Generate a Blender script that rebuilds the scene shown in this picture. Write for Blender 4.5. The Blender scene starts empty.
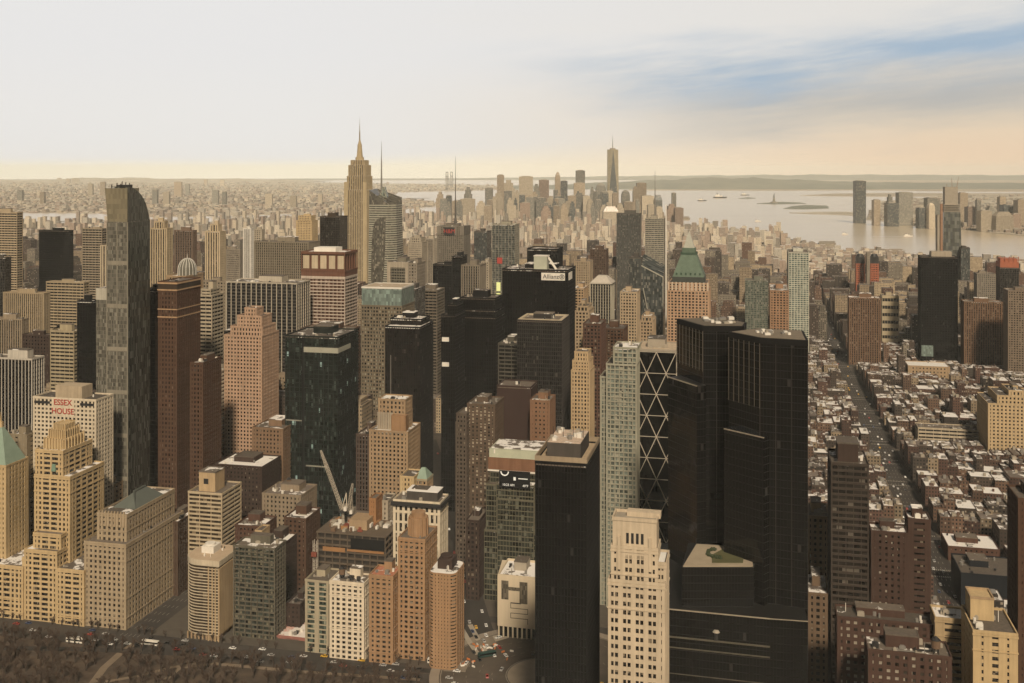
import bpy, math, random
from mathutils import Vector
R = random.Random(7)
scn = bpy.context.scene
COL = scn.collection
PI = math.pi
# ---------------------------------------------------------------- camera
F, CX, EY, H = 1050.0, 512.0, 170.0, 315.0      # focal length (px), optical axis, eye level, height in m
A = math.radians(13.1)                           # bearing of the avenues from the view axis
SA, CA = math.sin(A), math.cos(A)
cam_d = bpy.data.cameras.new('camera'); cam = bpy.data.objects.new('camera', cam_d); COL.objects.link(cam)
cam.location = (0, 0, H); cam.rotation_euler = (PI/2, 0, 0)
cam_d.sensor_width = 36; cam_d.lens = 36*F/1024
cam_d.shift_y = (EY-341.5)/1024                  # lens shift keeps the verticals upright
cam_d.clip_start = 1; cam_d.clip_end = 120000
scn.camera = cam
scn.render.engine = 'CYCLES'
cy = scn.cycles
cy.use_denoising = True
cy.max_bounces = 5; cy.diffuse_bounces = 1; cy.glossy_bounces = 2; cy.volume_bounces = 1
cy.transparent_max_bounces = 4
scn.view_settings.view_transform = 'Standard'; scn.view_settings.look = 'None'
scn.view_settings.gamma = 1; scn.view_settings.exposure = 0.0

# ---------------------------------------------------------------- node helper
class NT:
    def __init__(s, nt): s.nt = nt; s.n = nt.nodes; s.l = nt.links
    def new(s, t, **k):
        x = s.n.new(t)
        for a, b in k.items(): setattr(x, a, b)
        return x
    def put(s, sock, v):
        if isinstance(v, bpy.types.NodeSocket): s.l.new(v, sock)
        else: sock.default_value = v
    def m(s, op, a, b=0.0, c=0.0, clamp=False):
        x = s.new('ShaderNodeMath', operation=op, use_clamp=clamp)
        s.put(x.inputs[0], a); s.put(x.inputs[1], b)
        if op in ('MULTIPLY_ADD', 'COMPARE', 'SMOOTH_MIN'): s.put(x.inputs[2], c)
        return x.outputs[0]
    def sm(s, v, a, b):                       # smoothstep a..b -> 0..1
        x = s.new('ShaderNodeMapRange', interpolation_type='SMOOTHSTEP')
        s.put(x.inputs[0], v); s.put(x.inputs[1], a); s.put(x.inputs[2], b)
        return x.outputs[0]
    def mix(s, f, a, b, mode='MIX'):
        x = s.new('ShaderNodeMix', data_type='RGBA', blend_type=mode)
        s.put(x.inputs[0], f)
        s.put(x.inputs[6], a if isinstance(a, bpy.types.NodeSocket) else (*a[:3], 1))
        s.put(x.inputs[7], b if isinstance(b, bpy.types.NodeSocket) else (*b[:3], 1))
        return x.outputs[2]
    def xyz(s, v):
        x = s.new('ShaderNodeSeparateXYZ'); s.l.new(v, x.inputs[0]); return x.outputs
    def comb(s, a, b, c):
        x = s.new('ShaderNodeCombineXYZ'); s.put(x.inputs[0], a); s.put(x.inputs[1], b); s.put(x.inputs[2], c); return x.outputs[0]
    def noise(s, vec, scale, detail=3, rough=.5):
        x = s.new('ShaderNodeTexNoise'); s.l.new(vec, x.inputs['Vector'])
        x.inputs['Scale'].default_value = scale; x.inputs['Detail'].default_value = detail; x.inputs['Roughness'].default_value = rough
        return x.outputs[0]
    def white(s, vec):
        x = s.new('ShaderNodeTexWhiteNoise', noise_dimensions='3D'); s.l.new(vec, x.inputs['Vector']); return x.outputs[0]

def lin(r, g, b):
    f = lambda c: (c/255/12.92) if c <= 10 else ((c/255+.055)/1.055)**2.4
    return (f(r), f(g), f(b))

# ---------------------------------------------------------------- sky
SUN_EL, SUN_AZ = 40.0, 176.0       # soft sun high behind the camera, slightly to its right
SUN_STR = 3.9
world = bpy.data.worlds.new('World'); scn.world = world; world.use_nodes = True
W = NT(world.node_tree); W.n.clear()
out = W.new('ShaderNodeOutputWorld'); bg = W.new('ShaderNodeBackground'); W.l.new(bg.outputs[0], out.inputs[0])
SKY_STR = 0.1
bg.inputs[1].default_value = SKY_STR
tc = W.new('ShaderNodeTexCoord'); D = tc.outputs['Generated']
X, Y, Z = W.xyz(D)
hyp = W.m('SQRT', W.m('ADD', W.m('MULTIPLY', X, X), W.m('MULTIPLY', Y, Y)))
el = W.m('DIVIDE', Z, W.m('MAXIMUM', hyp, .01))
az = W.m('ARCTAN2', X, Y)
sky = W.new('ShaderNodeTexSky', sky_type='NISHITA'); sky.sun_disc = False
sky.sun_elevation = math.radians(SUN_EL); sky.sun_rotation = math.radians(SUN_AZ)
sky.air_density = 1.5; sky.dust_density = 3; sky.altitude = 300
W.l.new(D, sky.inputs[0])
K = 1/SKY_STR
def c(r, g, b, k=1.0): return tuple(v*K*k for v in lin(r, g, b))
right = W.sm(az, -.25, .45)
hor = W.mix(right, c(248, 241, 219), c(236, 207, 176))
mid = W.mix(right, c(234, 232, 229), c(228, 211, 186))
top = W.mix(right, c(232, 231, 230), c(228, 225, 220))
col = W.mix(W.sm(el, .0, W.m('MULTIPLY_ADD', right, .05, .012)), hor, mid)
col = W.mix(W.sm(el, .045, .12), col, top)
# thin broken cloud: long streaks, with a blue gap and a grey veil on the right
warp = W.noise(W.comb(W.m('MULTIPLY', az, 3.0), W.m('MULTIPLY', el, 14.0), .3), 1.6, 4, .55)
wob = W.m('MULTIPLY', W.m('SUBTRACT', warp, .5), .07)
e2 = W.m('ADD', W.m('MULTIPLY_ADD', az, -.105, .0315), W.m('ADD', el, wob))
gap = W.m('MULTIPLY', W.sm(e2, .048, .100), W.m('SUBTRACT', 1.0, W.sm(e2, .098, .155)))
gap = W.m('MULTIPLY', gap, W.sm(W.m('ADD', az, W.m('MULTIPLY', W.m('SUBTRACT', e2, .08), 2.5)), .05, .26))
streak = W.noise(W.comb(W.m('MULTIPLY', az, 2.2), W.m('MULTIPLY_ADD', az, -1.6, W.m('MULTIPLY', el, 16.0)), 1.7), 2.2, 6, .6)
gap = W.m('MULTIPLY', gap, W.m('MULTIPLY', W.sm(streak, .22, .66), .95))
blue = W.mix(.88, sky.outputs[0], c(158, 181, 205))
veil = W.m('MULTIPLY', W.m('MULTIPLY', W.sm(e2, .018, .050), W.m('SUBTRACT', 1.0, W.sm(e2, .07, .1))), W.sm(az, .08, .26))
col = W.mix(W.m('MULTIPLY', veil, W.m('MULTIPLY_ADD', W.sm(streak, .3, .7), .45, .42)), col, c(180, 180, 178))
col = W.mix(gap, col, blue)
soft = W.noise(W.comb(W.m('MULTIPLY', az, 1.5), W.m('MULTIPLY', el, 9.0), 4.1), 1.3, 3, .5)
col = W.mix(W.m('MULTIPLY', W.m('MULTIPLY', W.sm(soft, .55, .75), .3), right), col, c(238, 224, 204))
# overcast overhead, the Nishita sky showing faintly through it
high = W.mix(.10, c(66, 62, 55), sky.outputs[0])
col = W.mix(W.sm(el, .15, .6), col, high)
col = W.mix(W.sm(W.m('MULTIPLY', el, -1.0), .02, .2), col, c(90, 78, 62))
# unseen sky behind the camera, darkened to cut fill light and deepen contrast
back = W.sm(W.m('MULTIPLY', Y, -1.0), -.25, .5)
col = W.mix(back, col, W.mix(1.0, col, (.38, .375, .36), 'MULTIPLY'))
W.l.new(col, bg.inputs[0])

sd = bpy.data.lights.new('sun', 'SUN'); so = bpy.data.objects.new('sun', sd); COL.objects.link(so)
sd.energy = SUN_STR; sd.angle = math.radians(6); sd.color = (1, .86, .68)
e_, a_ = math.radians(SUN_EL), math.radians(SUN_AZ)
sv = Vector((math.sin(a_)*math.cos(e_), math.cos(a_)*math.cos(e_), math.sin(e_)))
so.rotation_euler = sv.to_track_quat('Z', 'Y').to_euler(); so.location = sv*500+Vector((0, 0, 600))
HAZE = 2.0e-5

# ---------------------------------------------------------------- places
def gp(px, py, z=0.0):                       # a point of the ground seen at px, py
    y = (H-z)*F/(py-EY); return ((px-CX)/F*y, y)
def to_uv(x, y): return (x*CA-y*SA, x*SA+y*CA)
def to_xy(u, v): return (u*CA+v*SA, -u*SA+v*CA)
def U(px, v): return v*math.tan(math.atan((px-CX)/F)-A)     # where street line v shows at px
def PX(u, v):
    x, y = to_xy(u, v); return CX+F*x/y
def ZT(py, u, v): return H-(py-EY)*to_xy(u, v)[1]/F
def street(n): return 638+(59-n)*80.5

# ---------------------------------------------------------------- meshes
class MB:
    def __init__(s): s.v = []; s.f = []; s.m = []
    def box(s, x0, x1, y0, y1, z0, z1, m=0):
        if x1 < x0: x0, x1 = x1, x0
        if y1 < y0: y0, y1 = y1, y0
        b = len(s.v)
        s.v += [(x0,y0,z0),(x1,y0,z0),(x1,y1,z0),(x0,y1,z0),(x0,y0,z1),(x1,y0,z1),(x1,y1,z1),(x0,y1,z1)]
        s.f += [(b,b+1,b+5,b+4),(b+1,b+2,b+6,b+5),(b+2,b+3,b+7,b+6),(b+3,b,b+4,b+7),(b+4,b+5,b+6,b+7),(b+3,b+2,b+1,b)]
        s.m += [m]*6
    def loft(s, rings, m=0, mt=None, cap=True):    # rings of equal length, listed anticlockwise from above
        n = len(rings[0]); b = len(s.v)
        for r in rings: s.v += [tuple(p) for p in r]
        for k in range(len(rings)-1):
            for i in range(n):
                j = (i+1) % n
                s.f.append((b+k*n+i, b+k*n+j, b+(k+1)*n+j, b+(k+1)*n+i)); s.m.append(m)
        if cap:
            s.f.append(tuple(b+(len(rings)-1)*n+i for i in range(n))); s.m.append(m if mt is None else mt)
            s.f.append(tuple(b+i for i in reversed(range(n)))); s.m.append(m)
    def prism(s, poly, z0, z1, m=0, mt=None):
        s.loft([[(x, y, z0) for x, y in poly], [(x, y, z1) for x, y in poly]], m, mt)
    def cyl(s, cx, cy_, r, z0, z1, n=10, r2=None, m=0, mt=None):
        r2 = r if r2 is None else r2
        p = [(math.cos(2*PI*i/n), math.sin(2*PI*i/n)) for i in range(n)]
        s.loft([[(cx+a*r, cy_+b*r, z0) for a, b in p], [(cx+a*r2, cy_+b*r2, z1) for a, b in p]], m, mt)
    def ring(s, x0, x1, y0, y1, t, z0, z1, m=0):   # mitred wall round a rectangle
        b = len(s.v)
        for z in (z0, z1):
            s.v += [(x0,y0,z),(x1,y0,z),(x1,y1,z),(x0,y1,z),(x0+t,y0+t,z),(x1-t,y0+t,z),(x1-t,y1-t,z),(x0+t,y1-t,z)]
        for i in range(4):
            j = (i+1) % 4
            s.f += [(b+i,b+j,b+8+j,b+8+i), (b+4+j,b+4+i,b+12+i,b+12+j), (b+8+i,b+8+j,b+12+j,b+12+i), (b+j,b+i,b+4+i,b+4+j)]
            s.m += [m]*4
    def bar(s, p, q, w, m=0, w2=None):
        p, q = Vector(p), Vector(q); d = (q-p)
        if d.length < 1e-6: return
        d.normalize(); a = d.cross(Vector((0,0,1)) if abs(d.z) < .95 else Vector((1,0,0))).normalized(); b_ = d.cross(a)
        w2 = w if w2 is None else w2
        r = lambda c_, h: [tuple(c_+a*i*h/2+b_*j*h/2) for i, j in ((-1,-1),(1,-1),(1,1),(-1,1))]
        s.loft([r(p, w), r(q, w2)], m)
    def build(s, name, mats, parent=None, kind=None, smooth=False):
        me = bpy.data.meshes.new(name); me.from_pydata(s.v, [], s.f)
        if not isinstance(mats, (list, tuple)): mats = [mats]
        for x in mats: me.materials.append(x)
        if len(mats) > 1: me.polygons.foreach_set('material_index', s.m)
        if smooth: me.polygons.foreach_set('use_smooth', [True]*len(s.f))
        me.update()
        o = bpy.data.objects.new(name, me); COL.objects.link(o)
        if parent: o.parent = parent
        if kind: o['kind'] = kind
        return o

def tag(o, label, cat, group=None, kind=None):
    o['label'] = label; o['category'] = cat
    if group: o['group'] = group
    if kind: o['kind'] = kind
    return o
def thing(name, label, cat, u=None, v=None, xy=None, z=0, rot=True, group=None):
    o = bpy.data.objects.new(name, None); COL.objects.link(o)
    x, y = to_xy(u, v) if xy is None else xy
    o.location = (x, y, z)
    if rot: o.rotation_euler = (0, 0, -A)
    o.empty_display_size = 5
    return tag(o, label, cat, group)

# ---------------------------------------------------------------- materials
MATS = {}
def base_mat(name):
    m = bpy.data.materials.new(name); m.use_nodes = True
    n = NT(m.node_tree); b = n.n['Principled BSDF']; return m, n, b
def plain(name, col, rough=.8, metal=0.0, var=.12, scale=.15, spec=.3):
    if name in MATS: return MATS[name]
    m, n, b = base_mat(name)
    t = n.new('ShaderNodeTexCoord').outputs['Object']
    f = n.noise(t, scale, 4, .6)
    k = n.m('MULTIPLY_ADD', f, 2*var*2, 1-2*var)
    hsv = n.mix(1.0, (*col,), n.comb(k, k, k), 'MULTIPLY')
    n.put(b.inputs['Base Color'], hsv); b.inputs['Roughness'].default_value = rough
    b.inputs['Metallic'].default_value = metal; b.inputs['Specular IOR Level'].default_value = spec
    MATS[name] = m; return m
def wall(name, col, var=.27):                 # masonry: blotches and vertical streaks of weather
    if name in MATS: return MATS[name]
    m, n, b = base_mat(name)
    t = n.new('ShaderNodeTexCoord').outputs['Object']; x, y, z = n.xyz(t)
    f1 = n.noise(t, .07, 6, .72)
    f2 = n.noise(n.comb(n.m('MULTIPLY', x, .5), n.m('MULTIPLY', y, .5), n.m('MULTIPLY', z, .03)), 1.0, 3, .6)
    k = n.m('ADD', n.m('MULTIPLY', f1, var*2), n.m('MULTIPLY_ADD', f2, var*2.4, 1-2.2*var))
    oi = n.new('ShaderNodeObjectInfo').outputs['Random']
    n.put(b.inputs['Base Color'], n.mix(1.0, (*col,), n.comb(k, k, k), 'MULTIPLY'))
    b.inputs['Roughness'].default_value = .88; b.inputs['Specular IOR Level'].default_value = .2
    MATS[name] = m; return m
def cell_nodes(n, bay, fl):
    t = n.new('ShaderNodeTexCoord').outputs['Object']; x, y, z = n.xyz(t)
    vt = n.new('ShaderNodeVectorTransform', vector_type='NORMAL', convert_from='WORLD', convert_to='OBJECT')
    n.l.new(n.new('ShaderNodeNewGeometry').outputs['Normal'], vt.inputs[0])
    nx, ny, nz = n.xyz(vt.outputs[0])
    isx = n.m('GREATER_THAN', n.m('ABSOLUTE', nx), n.m('ABSOLUTE', ny))
    u = n.m('ADD', n.m('MULTIPLY', isx, y), n.m('MULTIPLY', n.m('SUBTRACT', 1.0, isx), x))
    cu = n.m('DIVIDE', u, bay); cv = n.m('DIVIDE', z, fl)
    rnd = n.new('ShaderNodeObjectInfo').outputs['Random']
    h = n.white(n.comb(n.m('FLOOR', cu), n.m('FLOOR', cv), n.m('MULTIPLY_ADD', rnd, 571.0, n.m('MULTIPLY', isx, 17.0))))
    return t, cu, cv, h, rnd, n.m('LESS_THAN', n.m('ABSOLUTE', nz), .6)
def glass(name, col, bay=1.6, fl=3.6, vary=.6, blind=.08, blindcol=(.30,.25,.18), rough=.14, lit=0.0, litcol=(1,.85,.55), frame=.0, framecol=(.1,.09,.08), spec=.5):
    if name in MATS: return MATS[name]
    m, n, b = base_mat(name)
    t, cu, cv, h, rnd, side = cell_nodes(n, bay, fl)
    k = n.m('MULTIPLY_ADD', h, vary*2, 1-vary)
    cl = n.mix(1.0, (*col,), n.comb(k, k, k), 'MULTIPLY')
    h2 = n.m('FRACT', n.m('MULTIPLY', h, 37.7))
    isb = n.m('LESS_THAN', h2, blind)
    cl = n.mix(isb, cl, blindcol)
    ro = n.m('MULTIPLY_ADD', isb, .5, rough)
    if frame > 0:
        fu = n.m('FRACT', cu); fv = n.m('FRACT', cv)
        fm = n.m('MAXIMUM', n.m('LESS_THAN', fu, frame), n.m('LESS_THAN', fv, frame*1.6))
        cl = n.mix(fm, cl, framecol); ro = n.m('MAXIMUM', ro, n.m('MULTIPLY', fm, .6))
    n.put(b.inputs['Base Color'], cl); n.put(b.inputs['Roughness'], ro)
    b.inputs['Specular IOR Level'].default_value = spec
    # panes never lie quite in one plane: each tilts the reflection a little
    hb = n.white(n.comb(n.m('FLOOR', n.m('MULTIPLY', cu, .999)), n.m('FLOOR', cv), 3.3))
    bm = n.new('ShaderNodeBump'); bm.inputs['Strength'].default_value = .25; bm.inputs['Distance'].default_value = .6
    n.put(bm.inputs['Height'], n.noise(t, .08, 2, .5)); n.l.new(bm.outputs[0], b.inputs['Normal'])
    if lit > 0:
        isl = n.m('GREATER_THAN', h2, 1-lit)
        b.inputs['Emission Color'].default_value = (*litcol, 1)
        n.put(b.inputs['Emission Strength'], n.m('MULTIPLY', isl, .35))
    MATS[name] = m; return m
def facade(name, col, gcol=(.03,.028,.025), bay=3.0, fl=3.4, ww=.45, wh=.5, blind=.15, blindcol=(.3,.25,.19), orv=.35):
    """one-sheet wall for the plain background buildings: masonry with a grid of panes"""
    if name in MATS: return MATS[name]
    m, n, b = base_mat(name)
    t, cu, cv, h, rnd, side = cell_nodes(n, bay, fl)
    mu = n.m('LESS_THAN', n.m('ABSOLUTE', n.m('SUBTRACT', n.m('FRACT', cu), .5)), ww/2)
    mv = n.m('LESS_THAN', n.m('ABSOLUTE', n.m('SUBTRACT', n.m('FRACT', cv), .52)), wh/2)
    win = n.m('MULTIPLY', n.m('MULTIPLY', mu, mv), side)
    f1 = n.noise(t, .08, 4, .6)
    k = n.m('MULTIPLY', n.m('MULTIPLY_ADD', f1, .5, .75), n.m('MULTIPLY_ADD', rnd, orv*2, 1-orv))
    wc = n.mix(1.0, (*col,), n.comb(k, k, k), 'MULTIPLY')
    h2 = n.m('FRACT', n.m('MULTIPLY', h, 37.7))
    gk = n.m('MULTIPLY_ADD', h, 1.2, .4)
    gc = n.mix(1.0, (*gcol,), n.comb(gk, gk, gk), 'MULTIPLY')
    gc = n.mix(n.m('LESS_THAN', h2, blind), gc, blindcol)
    n.put(b.inputs['Base Color'], n.mix(win, wc, gc))
    n.put(b.inputs['Roughness'], n.m('MULTIPLY_ADD', win, -.65, .88)); b.inputs['Specular IOR Level'].default_value = .35
    MATS[name] = m; return m
def roofmat(name, col, snow=.4, snowcol=(.80,.75,.68)):
    if name in MATS: return MATS[name]
    m, n, b = base_mat(name)
    t = n.new('ShaderNodeTexCoord').outputs['Object']
    rnd = n.new('ShaderNodeObjectInfo').outputs['Random']
    tv = n.new('ShaderNodeVectorMath', operation='ADD'); n.l.new(t, tv.inputs[0]); n.put(tv.inputs[1], n.comb(n.m('MULTIPLY', rnd, 900.0), n.m('MULTIPLY', rnd, 370.0), 0.0))
    f = n.noise(tv.outputs[0], .11, 4, .65); g = n.noise(tv.outputs[0], .5, 3, .6)
    k = n.m('MULTIPLY', n.m('MULTIPLY_ADD', g, .9, .55), n.m('MULTIPLY_ADD', rnd, .7, .65))
    cl = n.mix(1.0, (*col,), n.comb(k, k, k), 'MULTIPLY')
    thr = n.m('MULTIPLY_ADD', n.m('FRACT', n.m('MULTIPLY', rnd, 7.3)), -.3, .78-snow*.5)
    cl = n.mix(n.sm(f, thr, n.m('ADD', thr, .05)), cl, snowcol)
    n.put(b.inputs['Base Color'], cl); b.inputs['Roughness'].default_value = .9
    MATS[name] = m; return m
# ================================================================ SETTING
M_roof = roofmat('roof_tar', (.12, .095, .07), .12)
M_roofs = roofmat('roof_snow', (.14, .11, .085), .36)
M_rooft = roofmat('roof_tan', (.40, .31, .21), .2)
M_conc = plain('concrete', (.34, .29, .22))
M_dark = plain('dark_metal', (.03, .028, .026), .5)
M_steel = plain('steel_grey', (.22, .20, .17), .5)
M_wood = plain('tank_wood', (.16, .10, .06), .85)
M_white = plain('white_paint', (.72, .66, .56), .7)
M_snow = plain('snow', (.74, .70, .63), .9)

def sheet(name, pts, z, mat, kind='structure', thick=0.0):
    b = MB()
    if thick: b.prism(pts, z-thick, z)
    else:
        b.v = [(x, y, z) for x, y in pts]; b.f = [tuple(range(len(pts)))]; b.m = [0]
    a = sum(pts[i][0]*pts[(i+1) % len(pts)][1]-pts[(i+1) % len(pts)][0]*pts[i][1] for i in range(len(pts)))
    if a < 0: return sheet(name, pts[::-1], z, mat, kind, thick)
    return b.build(name, mat, kind=kind)

# water to the horizon
mw, nw, bw = base_mat('river_water')
t = nw.new('ShaderNodeTexCoord').outputs['Object']; x_, y_, z_ = nw.xyz(t)
wv = nw.noise(nw.comb(nw.m('MULTIPLY', x_, .35), y_, 0.0), .02, 6, .65)
big = nw.noise(nw.comb(nw.m('MULTIPLY', x_, .25), y_, 0.0), .0012, 4, .6)
bw.inputs['Base Color'].default_value = (.56, .46, .32, 1)
nw.put(bw.inputs['Roughness'], nw.m('MULTIPLY_ADD', big, .12, .16)); bw.inputs['IOR'].default_value = 1.5
bm = nw.new('ShaderNodeBump'); bm.inputs['Strength'].default_value = .02; bm.inputs['Distance'].default_value = 1.0
nw.l.new(wv, bm.inputs['Height']); nw.l.new(bm.outputs[0], bw.inputs['Normal'])
sheet('water', [(40500*math.cos(2*PI*i/160), 40500*math.sin(2*PI*i/160)) for i in range(160)], -3.0, mw)

# ground of the city: dark asphalt and yards
mg, ng, bgd = base_mat('city_ground')
t = ng.new('ShaderNodeTexCoord').outputs['Object']
f1 = ng.noise(t, .02, 5, .65); f2 = ng.noise(t, .3, 4, .6)
ng.put(bgd.inputs['Base Color'], ng.mix(ng.sm(f1, .35, .7), (.032, .026, .021), (.06, .048, .036)))
bgd.inputs['Roughness'].default_value = .9
shore = [to_xy(950, -4000), to_xy(950, 3000)]
shore += [gp(a, b) for a, b in ((1030,262),(970,258),(905,255),(850,251),(830,248),(800,240),(755,236),(712,232),(690,229.5),(664,226),(640,221),(600,217),(560,216),
          (520,217),(480,215.5),(435,213.5),(400,214),(330,218),(200,222),(105,222),(82,220),(60,227),(22,229),(0,234))]
shore += [to_xy(-2400, 2500), to_xy(-2400, -4000)]
sheet('ground', shore, 0.0, mg, thick=4.0)

def land_mat(name, a, b, sc):
    m, n, bb = base_mat(name)
    t = n.new('ShaderNodeTexCoord').outputs['Object']
    n.put(bb.inputs['Base Color'], n.mix(n.sm(n.noise(t, sc, 6, .7), .35, .65), a, b)); bb.inputs['Roughness'].default_value = .95
    return m
M_bk = land_mat('far_land_soil', (.32, .27, .19), (.52, .45, .34), .002)  # far land paled: part of the distant mist is put into its colour
M_hill = land_mat('hill_wood', (.13, .14, .105), (.20, .20, .145), .001)
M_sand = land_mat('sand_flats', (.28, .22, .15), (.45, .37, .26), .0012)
bk = [gp(a, b) for a, b in ((-260,228),(-100,214),(0,212.5),(80,212.5),(105,214),(150,216.5),(240,215),(330,212),(400,209),(442,205),(425,201),(398,199),(388,196),(398,192),(470,190.6),(505,189),
      (506,186),(470,184.5),(400,183.6),(300,182.2),(150,180.2),(-300,178.6))]
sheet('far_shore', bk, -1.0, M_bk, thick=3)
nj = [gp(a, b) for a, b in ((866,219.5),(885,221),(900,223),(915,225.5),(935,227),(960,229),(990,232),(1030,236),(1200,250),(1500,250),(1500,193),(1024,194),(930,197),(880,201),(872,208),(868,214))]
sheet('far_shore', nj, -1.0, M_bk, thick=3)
def isle(pts, mat, z=-.5): return sheet('island', [gp(*p) for p in pts], z, mat, thick=3.2)
isle([(628,190.4),(700,190.2),(780,190.6),(860,190),(980,191.5),(1200,192),(1400,181),(900,180),(640,181)], M_sand)
isle([(800,195.4),(830,196),(880,196.4),(1100,196),(1100,193.4),(880,193),(830,193.6)], M_sand)
isle([(757,203.4),(775,204),(792,203.8),(806,203.3),(800,202.3),(780,201.8),(765,202.6)], M_hill)
isle([(783,208.6),(805,209),(829,208),(827,205.5),(805,204.8),(792,206)], M_hill)
isle([(789,212.6),(810,213.6),(840,214.6),(866,216),(866,212.6),(845,211.6),(815,211.8)], M_bk)
isle([(738,198.4),(748,198.7),(756,198),(748,197.2)], M_hill)
for pts in (((20,222),(84,221),(84,216.6),(20,217)), ((20,212.4),(50,212.2),(82,211.6),(82,209.4),(20,209.8)), ((22,227),(48,226.6),(47,222.6),(22,222.6)), ((95,220),(106,220.4),(105,213.5),(96,213.5)),
            ((384,199),(430,198),(432,193.6),(384,193.8))):
    sheet('river', [gp(*p) for p in pts], .6, mw)

def hills(name, x0, x1, yb, prof, mat, Yd, depth, z0=-3):
    """a ridge with real depth: profile heights (m) along px, falling away front and back"""
    b = MB(); n = 120; rows = 7; rr = random.Random(len(prof))
    for r in range(rows):
        f = r/(rows-1); hgt = math.sin(PI*min(1, f*1.0))**.8 if 0 < f < 1 else 0
        for i in range(n+1):
            px = x0+(x1-x0)*i/n; y = Yd+depth*f; x = (px-CX)/F*Yd*(1+.0*f)
            q = [p for p in prof]
            for (a, ha), (b2, hb) in zip(q, q[1:]):
                if a <= px <= b2: h_ = ha+(hb-ha)*(px-a)/(b2-a); break
            else: h_ = 0
            wob_ = 1+.10*math.sin(px*.11+r)+.06*math.sin(px*.37+2*r)+rr.uniform(-.05, .05)
            b.v.append((x, y, z0+h_*hgt*wob_))
    for r in range(rows-1):
        for i in range(n):
            k = r*(n+1)+i; b.f.append((k, k+1, k+n+2, k+n+1)); b.m.append(0)
    return b.build(name, mat, kind='structure', smooth=True)
hills('hills', 500, 1100, 189, [(500,0),(560,35),(600,70),(640,105),(690,135),(740,170),(790,160),(850,120),(900,95),(960,80),(1100,70)], M_hill, 17200, 4500)
hills('hills', 250, 1100, 178, [(250,0),(330,10),(430,25),(520,60),(640,110),(800,150),(950,150),(1100,130)], M_hill, 33000, 6000)
hills('hills', -120, 300, 178, [(-120,45),(0,55),(40,95),(90,110),(130,75),(200,85),(250,60),(300,15)], M_bk, 26000, 5000)

# streets: raised blocks of pavement between asphalt avenues and cross streets
M_pave = plain('pavement', (.09, .074, .056), .9)
M_asph = plain('asphalt', (.04, .034, .028), .9, var=.2, scale=.05)
M_paint = plain('road_paint', (.30, .27, .22), .8)
AVE = [139+276*k for k in range(-11, 4)]
b = MB()
for k in range(len(AVE)-1):
    u0, u1 = AVE[k]+12, AVE[k+1]-12
    for s in range(-8, 34):
        v0 = 638+s*80.5; v1 = v0+70.5
        if s < 0 and u1 < -100: continue
        b.box(u0, u1, v0, v1, -.5, .15)
pv = b.build('pavement', M_pave, kind='structure'); pv.rotation_euler = (0, 0, -A)
b = MB()
for u in AVE[3:13]:                                     # dashed lane lines on the avenues
    for lane in (-6.5, -3.2, 0, 3.2, 6.5):
        for q in range(0, 190):
            v0 = 560+q*12
            if PX(u, v0) < -50 or PX(u, v0) > 1080: continue
            b.v += [(u+lane-.12, v0, .03), (u+lane+.12, v0, .03), (u+lane+.12, v0+4, .03), (u+lane-.12, v0+4, .03)]
            k = len(b.v); b.f.append((k-4, k-3, k-2, k-1)); b.m.append(0)
mk = b.build('road_markings', M_paint, kind='structure'); mk.rotation_euler = (0, 0, -A)
b = MB()
for s in range(0, 18):                                  # crosswalks over the avenue on the right
    for side in (-8.5, 5.5):
        v0 = 638-5+s*80.5+side
        for k in range(14):
            u = 139-10.5+k*1.55
            b.v += [(u, v0, .03), (u+.75, v0, .03), (u+.75, v0+3, .03), (u, v0+3, .03)]; q = len(b.v); b.f.append((q-4, q-3, q-2, q-1)); b.m.append(0)
b.build('road_markings', M_paint, kind='structure').rotation_euler = (0, 0, -A)

# the park in front, brown in winter, with paths; its drive and the broad street along its edge
M_park = land_mat('park_soil', (.048, .032, .020), (.092, .062, .038), .06)
M_path = plain('path_gravel', (.20, .15, .10), .95)
pk = sheet('park_lawn', [(-1500, -2500), (-162, -2500), (-162, 560), (-178, 590), (-200, 614), (-1500, 614)], .12, M_park); pk.rotation_euler = (0, 0, -A)
def strip(name, pts, w, z, mat):                        # a ribbon along px,py ground points
    P = [Vector((*gp(*p), z)) if len(p) == 2 else Vector((p[0], p[1], z)) for p in pts]
    b = MB()
    for i, p in enumerate(P):
        d = (P[min(i+1, len(P)-1)]-P[max(i-1, 0)]); d.z = 0; d.normalize(); nrm = Vector((-d.y, d.x, 0))
        b.v += [tuple(p+nrm*w/2), tuple(p-nrm*w/2)]
    for i in range(len(P)-1): b.f.append((2*i, 2*i+1, 2*i+3, 2*i+2)); b.m.append(0)
    return b.build(name, mat, kind='structure')
strip('path', [(88,690),(104,668),(122,652),(134,644)], 5, .2, M_path)
strip('path', [(60,690),(140,676),(170,668),(196,664)], 3, .2, M_path)
strip('path', [(150,700),(162,683),(180,668),(215,664),(300,672),(420,680)], 3.5, .24, M_path)
strip('road', [(-20,648),(100,650),(240,657),(330,664),(440,672)], 6, .28, M_asph)
# broadway running diagonally away from the circle
bw_px = [(497,664),(486,650),(474,630),(466,600),(458,560),(449,520),(438,480),(425,440)]
strip('road', bw_px, 26, .2, M_asph)
for off in (-3.0, 0.0, 3.0):
    pass
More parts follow.
